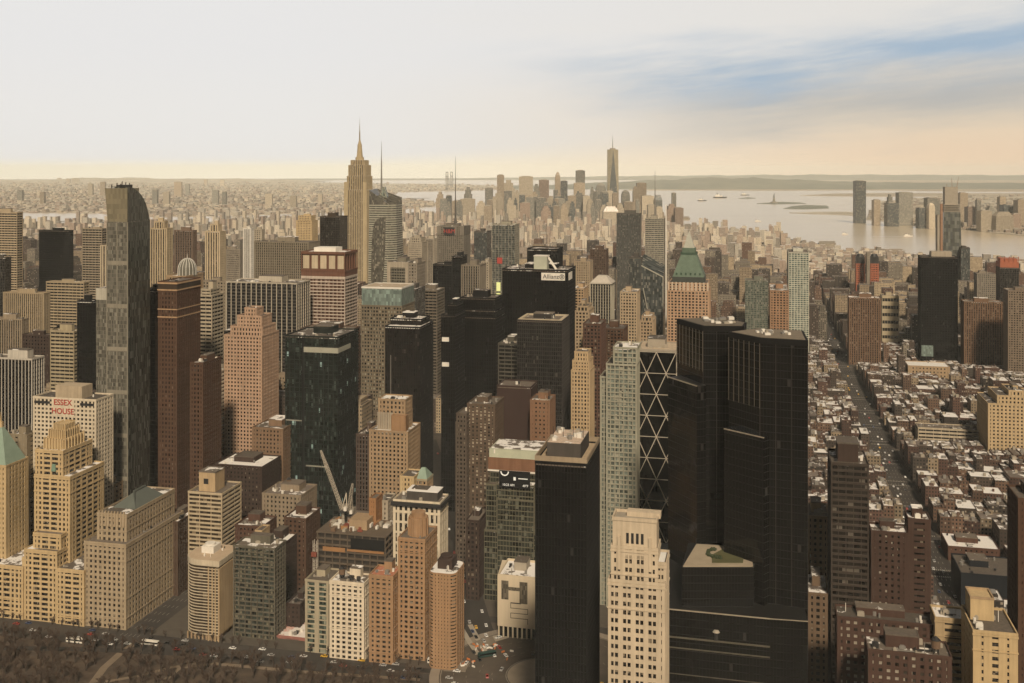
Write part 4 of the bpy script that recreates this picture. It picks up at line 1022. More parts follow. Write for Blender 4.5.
tower('office_tower', 'blank maroon brown slab without windows', 'tower', 850, 497, 531, 534, 388, ST(W_('maroon_panel', (.048, .028, .022), .12), W_('maroon_panel', (.048, .028, .022), .12), 30, 400, 0, 0, rec=.05, cw=.6), yb=480, n=5, d=26, pent=False)
tower('apartment_building', 'small brown brick tower right of the blank maroon slab', 'tower', 830, 530, 550, 554, 402, masonry(W_('warm_brown', (.21, .115, .065)), 3.4, 3.4, 2.0, 1.9), yb=455, tk=1, d=24)
t40 = tower('hotel_building', 'slim tan stepped tower with corner piers right of the dark gridded tower', 'tower', 890, 571, 590, 596.5, 372, masonry(buff, 2.6, 3.3, 1.3, 1.4), tiers=[(.05, .95, .06, .94, 362), (.14, .86, .15, .85, 353)], yb=450, n=2, pent=False, d=26)
tower('apartment_building', 'dark brown tower with rows of bright balconies above the diagonal avenue', 'tower', 800, 467, 495, 498, 406, masonry(W_('balcony_brown', (.11, .075, .05)), 3.2, 3.2, 1.6, 1.2, g=glass('balcony_panes', (.05, .04, .03), 3.2, 3.2, vary=.8, blind=.35, blindcol=(.34, .28, .2))), yb=512, n=5, d=30)
tower('apartment_building', 'slender grey brown tower with a plain pale cap left of the balconied brown tower', 'tower', 792, 455.5, 466.5, 468, 424, masonry(W_('slim_brown', (.10, .075, .055)), 3, 3.3, 1.2, 1.5), tiers=[(.03, .97, .05, .95, 415)], yb=515, n=2, pent=False, d=24)
t42 = tower('office_building', 'tan masonry building with fluted central crown beyond the white corniced block', 'building', 800, 369, 408, 420, 433, masonry(W_('warm_tan', (.33, .225, .13)), 3.2, 3.4, 1.7, 1.5), tiers=[(.16, .86, .2, .8, 415), (.16, .86, .22, .78, 401)], yb=500, n=4, pent=False, d=32)
x0, x1, y0, y1, z1 = t42.rects[0][:5]; b = MB(); b.box(x1*.55, x1*.92, -.1+2, 9, z1, z1+13); b.build('penthouse', W_('orange_tan', (.30, .175, .09)), t42.root)
b = MB()
for i in range(9): xx = x1*.17+x1*.36*i/8; b.box(xx-.5, xx+.5, y1*.2-.7, y1*.2+.5, z1, z1+14)
b.build('fluting_rib', lgrey, t42.root)
tower('apartment_building', 'brown apartment tower with vertical window strips left of the tan crowned building', 'tower', 812, 356, 371, 375, 436, ribs(W_('strip_brown', (.09, .06, .045)), 2.6, 1.1), yb=520, d=30)
t43 = tower('office_building', 'ornate white building with a heavy dark cornice behind the orange drum', 'building', 705, 393, 440, 447, 504, masonry(W_('ornate_white', (.62, .52, .37)), 3.7, 7.2, 1.9, 1.6), win=60, n=9, yb=560, d=20)
x0, x1, y0, y1, z1 = t43.last; b = MB(); b.ring(-1.4, x1+1.4, -1.4, y1+1.4, 1.8, z1-3.2, z1-.4); b.build('cornice', M_dark, t43.root)
b = MB(); b.box(x1*.25, x1*.9, y1*.25, y1*.9, z1+.1, z1+6); b.build('penthouse', dgrey, t43.root); b = MB(); b.box(x1*.24, x1*.91, y1*.24, y1*.91, z1+6, z1+6.5); b.build('penthouse_roof', M_roofs, t43.root)
t44 = tower('office_building', 'small cream belvedere with a green copper hip roof behind the white corniced block', 'building', 765, 400, 414, 419, 478, masonry(cream, 3.2, 3.6, 1.7, 1.6), n=0, pent=False, yb=500, d=20)
r_ = tower('office_building', 'low building with a green copper hip roof beside the cream belvedere', 'building', 772, 414, 427, 430, 481, masonry(tanw), n=0, pent=False, yb=495, d=16)
x0, x1, y0, y1, z1 = r_.last; b = MB(); b.loft([[(-.3, -.3, z1), (x1+.3, -.3, z1), (x1+.3, y1+.3, z1), (-.3, y1+.3, z1)], [(x1*.35, y1*.45, z1+8), (x1*.65, y1*.45, z1+8), (x1*.65, y1*.55, z1+8), (x1*.35, y1*.55, z1+8)]]); b.build('hip_roof', plain('pale_copper', (.24, .31, .235), .7), r_.root)
# building under construction with its cranes
v = 700; u0, u1 = U(316, v), U(386, v); w = u1-u0; dd = 34; zt = ZT(536, u1, v)
rc = thing('construction_building', 'unfinished building with bare floor slabs and orange netting below the cranes', 'construction', u0, v)
b = MB(); b.box(1.5, w-1.5, 2.0, dd-1.5, 0, zt-2); b.build('core_wall', plain('raw_dark', (.045, .036, .028)), rc)
b = MB(); k = 0; z = 4.0
while z < zt: b.box(0, w, 0, dd, z, z+.8); z += 4.3
b.build('floor_slab', plain('raw_concrete', (.12, .09, .062)), rc)
b = MB(); z = 4.0
for i in range(10): x = .6+(w-1.8)*i/9; b.box(x, x+.7, .25, .95, 0, zt-2); b.box(x, x+.7, dd-.95, dd-.25, 0, zt-2)
for i in range(1, 5): y = .6+(dd-1.8)*i/5; b.box(.25, .95, y, y+.7, 0, zt-2); b.box(w-.95, w-.25, y, y+.7, 0, zt-2)
b.build('pier_column', plain('raw_concrete', (.12, .09, .062)), rc)
b = MB(); b.box(w*.5, w*.98, -.2, .0, zt-11, zt-3.5); b.build('netting', black, rc)
b = MB(); b.box(w*.10, w*.42, -.3, -.1, zt-14, zt-11); b.box(w*.45, w*.97, -.3, -.1, zt-13, zt-11.4); b.build('safety_netting', plain('net_orange', (.33, .17, .07)), rc)
rr = random.Random(8)
for i in range(64):
    b = MB(); x, y = rr.uniform(1, w-6), rr.uniform(1, dd-6); b.box(x, x+rr.uniform(.8, 5), y, y+rr.uniform(.8, 5), zt-.5, zt+rr.uniform(.6, 2.6))
    b.build('material_pile', rr.choice([M_conc, plain('net_orange', (.33, .17, .07)), M_white, M_wood, plain('rust_red', (.22, .06, .035))]), rc)
b = MB(); b.box(w*.40, w*.66, 10, 26, zt-1, zt+6); b.build('stair_core', tanw, rc)
note(314, 392, 530, 600, 730, u0, u1, v, v+dd)
def hoist(px, y0p, y1p, v, label, h0=0):
    u = U(px, v); z1 = ZT(y0p, u, v); r = thing('construction_hoist', label, 'hoist', u, v)
    b = MB(); s = 2.6
    for x in (-s/2, s/2):
        for y in (-s/2, s/2): b.box(x-.16, x+.16, y-.16, y+.16, 0, z1)
    z = 0; k = 0
    while z < z1-s:
        for x in (-s/2, s/2):
            b.bar((x, -s/2, z), (x, s/2, z+s), .16); b.box(x-.1, x+.1, -s/2, s/2, z+.0, z+.16)
        for y in (-s/2, s/2):
            b.bar((-s/2, y, z), (s/2, y, z+s), .16); b.box(-s/2, s/2, y-.1, y+.1, z+.02, z+.2)
        z += s
    b.build('mast_lattice', plain('hoist_white', (.52, .45, .36), .6), r)
    b = MB(); b.box(-1.9, 1.9, -3.2, -1.5, z1*.8, z1*.8+3); b.build('hoist_cab', plain('rust_red', (.22, .06, .035)), r)
hoist(315.5, 540, 602, 690, 'white lattice hoist mast up the left edge of the unfinished building')
def crane(px, v, ymast, tips, label):
    u = U(px, v); zm = ZT(ymast, u, v); r = thing('tower_crane', label, 'crane', u, v)
    M_c = plain('crane_white', (.55, .47, .36), .6); s = 2.2
    def lattice(p, q, s, nm, par, m=M_c):
        p, q = Vector(p), Vector(q); d = (q-p); L = d.length; d.normalize(); sx = Vector((1, 0, 0)) if abs(d.x) < .8 else Vector((0, 1, 0)); sy = d.cross(sx).normalized(); sx = sy.cross(d)
        n = max(3, int(L/s/1.2)); b = MB(); cs = [(sx*a+sy*c2)*s/2 for a, c2 in ((-1,-1),(1,-1),(1,1),(-1,1))]
        tp = lambda f: 1-.55*max(0, (f-.7)/.3)
        for c2 in cs: b.bar(p+c2, p+d*L*.7+c2, .22); b.bar(p+d*L*.7+c2, q+c2*.45, .2)
        for k in range(n):
            f0, f1 = k/n, (k+1)/n; a0, a1 = p+d*L*f0, p+d*L*f1
            for i in range(4):
                j = (i+1) % 4; b.bar(a0+cs[i]*tp(f0), a1+cs[j]*tp(f1), .11); b.bar(a1+cs[i]*tp(f1), a1+cs[j]*tp(f1), .1)
        return b.build(nm, m, par)
    lattice((0, 0, 0), (0, 0, zm), s, 'mast_lattice', r)
    b = MB(); b.box(-2.4, 2.4, -2.4, 3.6, zm, zm+1.6); b.build('slewing_deck', M_dark, r)
    b = MB(); b.box(1.4, 3.6, -2.6, -.4, zm+1.6, zm+4.2); b.build('operator_cab', M_white, r)
    b = MB(); b.box(-2, 2, 3.6, 8.5, zm+.5, zm+3.6); b.build('counterweight', M_conc, r)
    (tx, ty) = tips
    ut = U(tx, v-2); tip = Vector((ut-u, -6, ZT(ty, ut, v-2)))
    j = lattice((0, -1, zm+1.5), tip, 1.9, 'jib_lattice', r)
    apex = Vector((1.2, 3.4, zm+13)); b = MB(); b.bar((-1.6, 2, zm+1.5), apex, .5); b.bar((1.8, 3, zm+1.5), apex, .5); b.bar((0, 7.5, zm+3), apex, .3); b.build('mast_frame', M_c, r)
    b = MB(); b.bar(apex, tip*.93+Vector((0, -1, zm+1.5))*.07, .22); b.build('pendant_cable', M_dark, r)
    b = MB(); f = Vector((0, -1, zm+1.5)).lerp(tip, .97); b.bar(f, f-Vector((0, 0, 32)), .16); b.box(f.x-.5, f.x+.5, f.y-.4, f.y+.4, f.z-34, f.z-32); b.build('hook_block', M_dark, r)
crane(343, 715, 512, (323, 449), 'white luffing tower crane with its long jib raised to the left')
crane(349, 722, 515, (354.5, 482), 'shorter tower crane with a pale jib pointing steeply up')
tower('hoarding_tower', 'narrow orange brown shaft wrapped in netting beside the unfinished building', 'building', 722, 369, 376, 379, 500, ST(W_('net_wrap', (.30, .15, .065)), g_dark, 3, 3.6, 1.6, 2.4), yb=530, d=14, n=2, pent=False)
tower('apartment_building', 'pale slim building stub between the orange wrapped shaft and the white corniced block', 'building', 735, 378, 388, 393, 502, masonry(lgrey, 3.2, 3.5, 2, 1.8), yb=535, d=18, n=3)

# brown and tan buildings between the park row and the second row
mid_ = [
 (775, 215, 262, 287, 468, dbrick, 'long dark brown brick hall with a cluttered flat roof below the pink granite tower', 34),
 (742, 262, 301, 309, 497, W_('worn_stone', (.26, .20, .135)), 'old stone building with a sloping grey roof below the green black tower', 30),
 (700, 235, 262, 268, 528, brick, 'red brown brick building with snow dusted roof behind the dark balcony slab', 24),
 (690, 262, 284, 291, 545, dbrick, 'dark brick block with a rounded dormer beside the unfinished building', 24),
 (712, 284, 306, 312, 520, rust, 'rust coloured brick block left of the white hoist mast', 26),
 (668, 286, 300, 304, 606, dbrick, 'dim brown block filling the gap above the pink roofed pavilion', 26),
 (672, 255, 262, 266, 532, buff, 'little yellow brick lift house tower beside the dark balcony slab', 12),
 (700, 160, 178, 187, 523, brown, 'brown block in the shade beside the beige banded tower', 30),
 (720, 168, 184, 189, 548, brick, 'low dim brick block at the end of the side street', 30),
 (700, 228, 244, 248, 560, tanw, 'tan block with bulkheads between the banded towers', 22),
]
for v, xl, xc, xr, yt, wm, lab, dd in mid_:
    tower('brick_building', lab, 'building', v, xl, xc, xr, yt, masonry(wm, 3.2, 3.5, 1.8, 1.7, roof=M_roofs), d=dd, yb=min(yt+70, 640), n=7, tk=1 if xc % 2 else 0)
t48 = tower('apartment_building', 'beige apartment tower with thin horizontal bands and a square roof house', 'tower', 700, 188, 222, 238.5, 495, bands(W_('band_beige', (.47, .37, .24)), 3.1, 1.2, g=glass('brown_glass', (.05, .036, .022), 3, 3.1, blind=.12, blindcol=(.2, .15, .09)), bay=9), yb=560, n=3, pent=False, d=30)
x0, x1, y0, y1, z1 = t48.last; b = MB(); b.box(x1*.22, x1*.70, 5, 19, z1, z1+14); b.build('penthouse', buff, t48.root)
b = MB(); b.box(x1*.36, x1*.5, 4.9, 5.3, z1+5.5, z1+9.5); b.build('penthouse_window', M_dark, t48.root); b = MB(); b.box(x1*.21, x1*.71, 4.8, 19.2, z1+14, z1+14.8); b.build('penthouse_roof', M_roof, t48.root)

# stepped dark glass block with the black screen
v = 745
t49 = blocks('office_building', 'stepped dark glass block carrying a black lettered screen and a pale glass roof house', 'building', v,
    [(486, 500, 4, 30, 486), (496, 534, 2, 34, 487), (490, 540, 12, 30, 460), (484, 536, 0, 26, 535), (497, 534, -.8, 30, 502)], sheer(glass('olive_glass', (.028, .03, .022), 2, 3.8, vary=.7, blind=.1, blindcol=(.1, .1, .07)), W_('olive_rail', (.13, .115, .075)), bay=2.2, pw=.2, sh=.7), clut=(0, 3))
q = t49.R[2]; b = MB(); b.box(q[0]-.5, q[1]+.5, q[2]-.4, q[3]+.4, q[4], q[4]+6); b.build('roof_house', plain('roof_house_glass', (.46, .46, .33), .5), t49.root)
b = MB(); b.box(q[0]+.6, q[1]-.6, q[2]+2.5, q[3]-.6, q[4]+6, q[4]+6.3); b.build('roof_house_deck', M_roof, t49.root)
b = MB(); b.box(q[0]-1.2, q[1]+1.2, q[2]-.8, q[3]+.8, q[4]-9, q[4]-.1); b.build('terrace_wall', W_('terra_brown', (.20, .10, .055)), t49.root)
b = MB(); b.box(q[0]-1.6, q[1]+1.6, q[2]-1.2, q[3]+.2, q[4]-10.2, q[4]-9.02); b.box(q[0]+3, q[0]+4, q[2]-.6, q[2]-.3, q[4]+3, q[4]+6); b.build('ledge_trim', M_white, t49.root)
q = t49.R[1]; b = MB(); sx0, sx1 = U(499, v)-t49.u0, U(530, v)-t49.u0; zs0, zs1 = q[4]-1.5, q[4]+11
b.box(sx0, sx1, q[2]-1.6, q[2]-1.1, zs0, zs1); b.build('screen', plain('screen_black', (.008, .008, .008), .4), t49.root)
M_led = bpy.data.materials.new('screen_light'); M_led.use_nodes = True
bb = M_led.node_tree.nodes['Principled BSDF']; bb.inputs['Base Color'].default_value = (.7, .68, .62, 1); bb.inputs['Emission Color'].default_value = (.9, .88, .8, 1); bb.inputs['Emission Strength'].default_value = .25
text_mesh('10:23 AM', 2.3, 'screen_lettering', M_led, t49.root, ((sx0*.70+sx1*.30), q[2]-1.7, zs0+2.2)); text_mesh('40°F', 2.3, 'screen_lettering', M_led, t49.root, ((sx0*.15+sx1*.85), q[2]-1.7, zs0+2.2))
b = MB(); n = 18
for i in range(n):
    a, a2 = PI+PI*i/n, PI+PI*(i+1)/n; cx0, cz0 = sx0+4.2, zs1-.6; b.bar((cx0+2.8*math.cos(a), q[2]-1.75, cz0+2.8*math.sin(a)), (cx0+2.8*math.cos(a2), q[2]-1.75, cz0+2.8*math.sin(a2)), .8)
b.box(sx0*.5+sx1*.5-.8, sx0*.5+sx1*.5+.9, q[2]-1.8, q[2]-1.62, zs0+5.8, zs0+8.2); b.box(sx0*.38+sx1*.62, sx0*.08+sx1*.92, q[2]-1.8, q[2]-1.62, zs0+7, zs0+7.6)
b.build('screen_emblem', M_led, t49.root)
tower('brick_building', 'low brown building with a square pale roof deck across the diagonal avenue', 'building', 742, 466, 479, 485, 522, masonry(dbrick), yb=560, d=30, n=3)

# ---------------------------------------------------------------- ESB-like spire tower and its neighbours
v = 2650; 
def ux(px): return U(px, v)
u0 = ux(344); re = thing('skyscraper', 'tall golden limestone skyscraper with stepped crown and needle spire, highest on the skyline', 'skyscraper', u0, v)
dE = 62; tE = ribs(esbw, 5.2, 2.3, g=glass('dim_panes', (.06, .045, .03), 2, 4, vary=.5, blind=.1), span=W_('span_gold', (.15, .11, .065)))
cl, gz, rf = MB(), MB(), MB()
wE = ux(367)-u0
def zE(y): return ZT(y, ux(358), v)
for a0, a1, b0, b1, y in ((-.1, 1.1, -.1, 1.1, 285), (0, 1, 0, 1, 190), (.10, .90, .06, .94, 176), (.13, .87, .14, .86, 165), (.20, .80, .22, .78, 160)):
    skin(cl, gz, a0*wE, a1*wE, b0*dE, b1*dE, 0, zE(y), tE); rf.box(a0*wE+1, a1*wE-1, b0*dE+1, b1*dE-1, zE(y)-1.5, zE(y)+.2)
for s in (-.01, .80):                                   # bright corner bays
    cl.box((s+.02)*wE, (s+.19)*wE, -1.2, .6, 0, zE(182))
gz.build('glazing', tE.glass, re); cl.build('cladding', [esbw, tE.span], re); rf.build('roof', M_rooft, re)
b = MB(); cx0, cy0 = wE*.5, dE*.5
b.cyl(cx0, cy0, 11.5, zE(160), zE(157), 16); b.cyl(cx0, cy0, 8.2, zE(157), zE(146), 16, 6.0); b.cyl(cx0, cy0, 6.4, zE(146), zE(144), 16, 5.6); b.cyl(cx0, cy0, 5.0, zE(144), zE(140), 16, 2.2)
for i in range(4):
    a = i*PI/2+PI/4; b.loft([[(cx0+math.cos(a)*8-1.4, cy0+math.sin(a)*8-1.4, zE(158)), (cx0+math.cos(a)*8+1.4, cy0+math.sin(a)*8-1.4, zE(158)), (cx0+math.cos(a)*8+1.4, cy0+math.sin(a)*8+1.4, zE(158)), (cx0+math.cos(a)*8-1.4, cy0+math.sin(a)*8+1.4, zE(158))],
                            [(cx0+math.cos(a)*5-.4, cy0+math.sin(a)*5-.4, zE(147)), (cx0+math.cos(a)*5+.4, cy0+math.sin(a)*5-.4, zE(147)), (cx0+math.cos(a)*5+.4, cy0+math.sin(a)*5+.4, zE(147)), (cx0+math.cos(a)*5-.4, cy0+math.sin(a)*5+.4, zE(147))]])
b.build('mooring_mast', esbw, re)
b = MB(); b.cyl(cx0, cy0, 1.9, zE(140), zE(131), 10, 1.5); b.cyl(cx0, cy0, 1.1, zE(131), zE(124), 8, .7); b.cyl(cx0, cy0, .5, zE(124), zE(117), 6, .2)
b.build('antenna', plain('antenna_gold', (.25, .19, .10), .5), re)
note(342, 374, 118, 285, 2800, u0-5, u0+wE+5, v, v+dE)

v = 2010; u0, u1 = U(368, v), U(396, v); w = u1-u0; dd = 58
rb = thing('skyscraper', 'faceted pale banded glass tower with slanted top and thin spire beside the golden skyscraper', 'skyscraper', u0, v)
z1, z2, z3 = ZT(190, u0, v), ZT(204, u1, v), ZT(198, u1, v)
def shell(k, z):
    f = z/z1; s = 1-.10*f; return [(w*(1-s)*.3, 0+3*f), (w*s*.78, 0), (w*s, dd*.25), (w*s, dd*.9), (0, dd*s)]
b = MB(); P0, P1 = shell(0, 0), shell(0, z1*.9)
tops = [z1, z2, z2-3, z3, z1+2]
b.loft([[(x, y, 0) for x, y in P0], [(x, y, tops[i]) for i, (x, y) in enumerate(P1)]]); b.build('glazing', glass('banded_dark', (.09, .08, .06), 2.5, 4.3, vary=.4, blind=.1, blindcol=(.2, .17, .12)), rb)
b = MB(); nb = 54
for k in range(nb):
    z = z1*.9*k/nb; P = shell(0, z); P = scalep(P, 1.012); b.prism(P, z, z+2.0)
b.build('cladding', W_('band_pale', (.46, .40, .28)), rb)
b = MB(); b.loft([[(w*.2, dd*.4, z2-5), (w*.62, dd*.4, z2-5), (w*.62, dd*.7, z2-5), (w*.2, dd*.7, z2-5)], [(w*.3, dd*.5, z1+6), (w*.42, dd*.5, z1+6), (w*.42, dd*.6, z1+6), (w*.3, dd*.6, z1+6)]]); b.build('crown_screen', g_pale, rb)
b = MB(); sx = U(381.5, v+dd*.5)-u0; zs = ZT(141, u0+sx, v+dd*.5); b.cyl(sx, dd*.5, 2.2, z2-8, z1+10, 8, 1.9); b.cyl(sx, dd*.5, 1.9, z1+10, z1+(zs-z1)*.6, 8, 1.2); b.cyl(sx, dd*.5, 1.0, z1+(zs-z1)*.6, zs, 8, .2)
b.build('spire', M_steel, rb)
note(366, 404, 190, 300, 2050, u0, u1, v, v+dd)
t4 = tower('office_tower', 'grey tower with corner masts, red rooftop letters and a tall stepped antenna', 'tower', 2010, 437, 464, 471, 227, masonry(W_('dull_stone', (.17, .145, .11)), 4, 4, 2, 2), yb=262, n=3, d=48)
x0, x1, y0, y1, z1 = t4.last; b = MB()
for i in range(4): xx = (x1-9)*i/3; b.box(xx, xx+9, -.8, y1+.8, z1-16, z1+1.5)
b.build('crown', W_('crown_stone', (.20, .17, .13)), t4.root)
b = MB(); b.box(x1*.28, x1*.66, -1.6, -.9, z1-17, z1-1); b.build('sign_panel', M_dark, t4.root); text_mesh('H&M', 11.5, 'sign_lettering', plain('sign_red', (.5, .035, .025)), t4.root, (x1*.47, -1.8, z1-9), depth=.3)
b = MB(); ax, ay = x1*.56, y1*.5; zz = [z1, z1+14, z1+40, z1+75, ZT(156, t4.u0+ax, t4.v+ay)]
for i in range(4): b.cyl(ax, ay, (5, 2.2, 1.5, .8)[i], zz[i], zz[i+1], 8, (2.2, 1.5, .8, .2)[i])
for z in (z1+4, z1+9, z1+14, z1+24): b.ring(ax-5, ax+5, ay-5, ay+5, .6, z, z+.9)
b.build('antenna', plain('mast_grey', (.10, .09, .075), .5), t4.root)

M_v = lambda w, **k: masonry(w, 4, 4, 2, 2, **k)
far_mid = [  # v, xl, xc, xr, ytop, yb, style, label
 (1720, 492, 515, 523.5, 225, 270, sheer(g_haz, W_('pale_edge', (.30, .27, .2)), bay=6, pw=.5), 'dark blue grey glass tower with a pale left edge and small red sign'),
 (1900, 474, 487, 490, 232, 262, sheer(g_haz, dgrey, bay=4), 'small grey glass block left of the pale edged glass tower'),
 (2250, 424, 434, 437, 239, 262, ribs(lgrey, 5, 2, g=g_dark), 'short white pier striped block left of the antenna tower'),
 (1900, 408, 422, 425, 243, 300, M_v(lgrey), 'pale stepped masonry block between the banded glass tower and the antenna tower'),
 (1500, 433, 452, 455, 265, 300, sheer(g_black, bay=4), 'black block with lit strips in front of the antenna tower'),
 (1480, 452, 461, 463, 257, 300, sheer(g_black, bay=4), 'slim black tower with white floor lights in front of the antenna tower'),
 (1400, 461, 480, 484, 266, 305, ribs(W_('dim_tan', (.20, .165, .12)), 3.5, 1.7), 'dull tan ribbed tower right of the slim black lit tower'),
 (1300, 416, 437, 440, 291, 400, bands(W_('dim_band', (.16, .13, .095)), 4, 1.8), 'low grey banded slab in front of the black lit block'),
 (1700, 481, 489, 492, 262, 300, M_v(lgrey), 'pale narrow block below the pale edged glass tower'),
 (1650, 320, 340, 342, 217, 242, sheer(g_dark, bronze, bay=4), 'dark bronze block just left of the golden skyscraper'),
 (2300, 296, 312, 316, 221, 242, M_v(cream), 'pale stacked masonry block left of the dark bronze block'),
 (1250, 408, 417, 420, 264, 320, M_v(greyw), 'grey slab edge right of the stone framed slab'),
 (1150, 403, 416, 418, 290, 330, sheer(g_haz, dgrey, bay=4), 'dark glass slab right of the teal topped tower'),
 (2150, 645, 664, 667, 219, 330, bands(W_('nyt_band', (.33, .29, .22)), 4, 2.0, g=g_haz), 'grey tower with pale bands, thin edge fin and roof mast'),
 (2350, 616.5, 640, 647, 214, 330, ribs(W_('dim_rib', (.10, .09, .075)), 3.2, .8, g=g_haz), 'dark ribbed slab tower beside the pale banded mast tower'),
 (1550, 629, 641, 643, 258, 330, sheer(g_haz, dgrey, bay=4), 'blue black glass tower with a pale roof panel below the dark ribbed slab'),
 (1300, 590, 611, 619, 284, 318, ribs(W_('fin_white', (.36, .32, .24)), 3.4, 1.0, g=g_dark), 'many sided tower with a pale pitched roof and white corner fin'),
 (1150, 620, 637, 641, 293, 345, masonry(W_('warm_cream', (.40, .30, .19))), 'cream tower with recessed balcony strip behind the green glass apartments'),
 (1080, 640, 653, 656, 322, 345, masonry(W_('ornate_tan', (.36, .26, .16))), 'little ornate tan tower left of the green roofed brick skyscraper'),
 (1900, 745, 768, 772, 281, 330, sheer(glass('green_grid_glass', (.07, .085, .07), 2.5, 3.6, vary=.5, blind=.2, blindcol=(.16, .16, .12)), W_('green_grid', (.16, .16, .12)), bay=5, pw=.8, sh=1), 'grey green gridded slab right of the green roofed skyscraper'),
 (1040, 575, 589, 592, 312, 350, masonry(W_('gable_tan', (.36, .27, .17))), 'old tan tower with a notched top behind the slim stepped tan tower'),
 (1250, 572, 584, 587, 289, 350, masonry(tanw), 'tan building edge seen past the black lettered tower'),
 (1000, 583, 601, 604, 325, 350, masonry(brick), 'dull red brick block behind the pale green glass apartments'),
 (1050, 600, 624, 628, 330, 350, masonry(rust), 'rust brick block with snow roof behind the pale green glass apartments'),
 (1700, 574, 590, 594, 262, 300, M_v(W_('tall_tan', (.33, .25, .16))), 'tan slab behind the many sided tower'),
 (1900, 590, 606, 610, 250, 290, M_v(brown), 'brown slab behind the many sided tower'),
]
for v, xl, xc, xr, yt, yb, st, lab in far_mid:
    tower('office_tower' if 'tower' in lab else 'office_building', lab, 'tower' if 'tower' in lab else 'building', v, xl, xc, xr, yt, st, yb=yb, d=34, n=2, side='R', tiers=([(.1, .9, .1, .9, yt-5)] if 'stepped' in lab or 'ornate' in lab or 'stacked' in lab else None))
nyt = bpy.data.objects[[o.name for o in COL.objects if o.get('label') == 'grey tower with pale bands, thin edge fin and roof mast'][0]]
b = MB(); uu = U(655, 2165)-U(645, 2150); b.cyl(uu, 16, 1.6, ZT(219, -100, 2150), ZT(171, -100, 2165), 8, .3); b.build('mast', M_steel, nyt)
b = MB(); x = U(665.6, 2150)-U(645, 2150); b.box(x, x+2.2, -2.2, -.8, 0, ZT(205, -100, 2150)); b.build('edge_fin', M_white, nyt)
hx = [o for o in COL.objects if o.get('label', '').startswith('many sided')][0]
wd = U(611, 1300)-U(590, 1300); z = ZT(284, U(611, 1300), 1300); b = MB(); b.loft([[(-1, -1, z), (wd+1, -1, z), (wd+1, 35, z), (-1, 35, z)], [(wd*.3, 12, z+9), (wd*.7, 12, z+9), (wd*.7, 22, z+9), (wd*.3, 22, z+9)]]); b.build('pitched_roof', plain('roof_pale', (.48, .42, .34)), hx)
rg = [o for o in COL.objects if o.get('label', '').startswith('dark blue grey')][0]
b = MB(); z = ZT(262, -300, 1720); b.box(9, 18, -.8, -.3, z-5, z+5); b.build('sign_panel', plain('sign_red', (.5, .035, .025)), rg)
for za, zb in ((284, 293), (295, 304)):
    b = MB(); b.box(U(496.5, 1720)-U(492, 1720), U(500.5, 1720)-U(492, 1720), -1.0, -.3, ZT(zb, -300, 1720), ZT(za, -300, 1720)); ml = plain('lit_screen', (.5, .5, .2)); ml.node_tree.nodes['Principled BSDF'].inputs['Emission Color'].default_value = (.85, .85, .35, 1); ml.node_tree.nodes['Principled BSDF'].inputs['Emission Strength'].default_value = .5; b.build('lit_screen', ml, rg)
# faceted dark glass tower with slanted crest
v = 1450; u0, u1 = U(641, v), U(663, v); w = u1-u0; rf_ = thing('office_tower', 'dark faceted glass tower with a slanting pale edged crest below the banded mast tower', 'tower', u0, v)
za, zb = ZT(266, u0, v), ZT(277, u1, v); b = MB(); b.loft([[(0, 0, 0), (w, 0, 0), (w, 36, 0), (0, 36, 0)], [(0, 6, za), (w, 0, zb), (w, 36, zb+13), (0, 36, za+14)]]); b.build('glazing', g_haz, rf_)
b = MB(); b.bar((0, 6, za), (w, 0, zb), 1.3); b.bar((w, 0, zb), (w, 0, 0), .9); b.bar((w*.1, 0-.2, za-30), (w*.55, -.2, za-100), .9); b.build('edge_trim', plain('edge_pale', (.40, .37, .29)), rf_)
note(640, 666, 258, 340, 1450, u0, u1, v, v+36)

# brick skyscraper with the green copper pyramid
v = 1360; t50 = tower('skyscraper', 'brick skyscraper with pale piers crowned by a green copper pyramid', 'skyscraper', v, 667, 709, 714, 292, masonry(W_('peach_brick', (.42, .27, .165)), 4.4, 3.8, 1.9, 1.5), tiers=[(.03, .97, .03, .97, 284)], yb=322, n=0, pent=False, d=52, side='R')
x0, x1, y0, y1, z1 = t50.last; b = MB()
for i in range(11):
    xx = x0+(x1-x0)*i/10; b.box(xx-.9, xx+.9, y0-.9, y0+.6, 0, z1+1.5)
b.build('pier_column', W_('pier_pale', (.56, .45, .33)), t50.root)
b = MB(); cx0, cy0 = (x0+x1)/2, (y0+y1)/2; h_ = (x1-x0)/2
sq = lambda k, z: [(cx0-h_*k, cy0-h_*k, z), (cx0+h_*k, cy0-h_*k, z), (cx0+h_*k, cy0+h_*k, z), (cx0-h_*k, cy0+h_*k, z)]
b.loft([sq(.82, z1), sq(.82, z1+8)]); b.build('attic', plain('attic_dark', (.05, .055, .045)), t50.root)
zz = z1+8; b = MB(); b.loft([sq(.80, zz), sq(.38, zz+29)]); b.loft([sq(.34, zz+30), sq(.34, zz+36), sq(.30, zz+36.5)]); b.build('pyramid_roof', plain('roof_copper', (.10, .14, .095), .65, var=.2), t50.root)
b = MB(); b.loft([sq(.28, zz+36.5), sq(.02, zz+57)]); b.build('glass_peak', plain('peak_glass', (.36, .35, .28), .3), t50.root)
b = MB()
for i in range(6): f = -.66+1.32*i/5; xx = cx0+h_*f*.9; b.box(xx-1, xx+1, cy0-h_*.8, cy0-h_*.7, zz+2.5, zz+5.2)
b.ring(cx0-h_*.42, cx0+h_*.42, cy0-h_*.42, cy0+h_*.42, 1, zz+28, zz+30.5); b.build('dormer', plain('dormer_green', (.05, .085, .055)), t50.root)

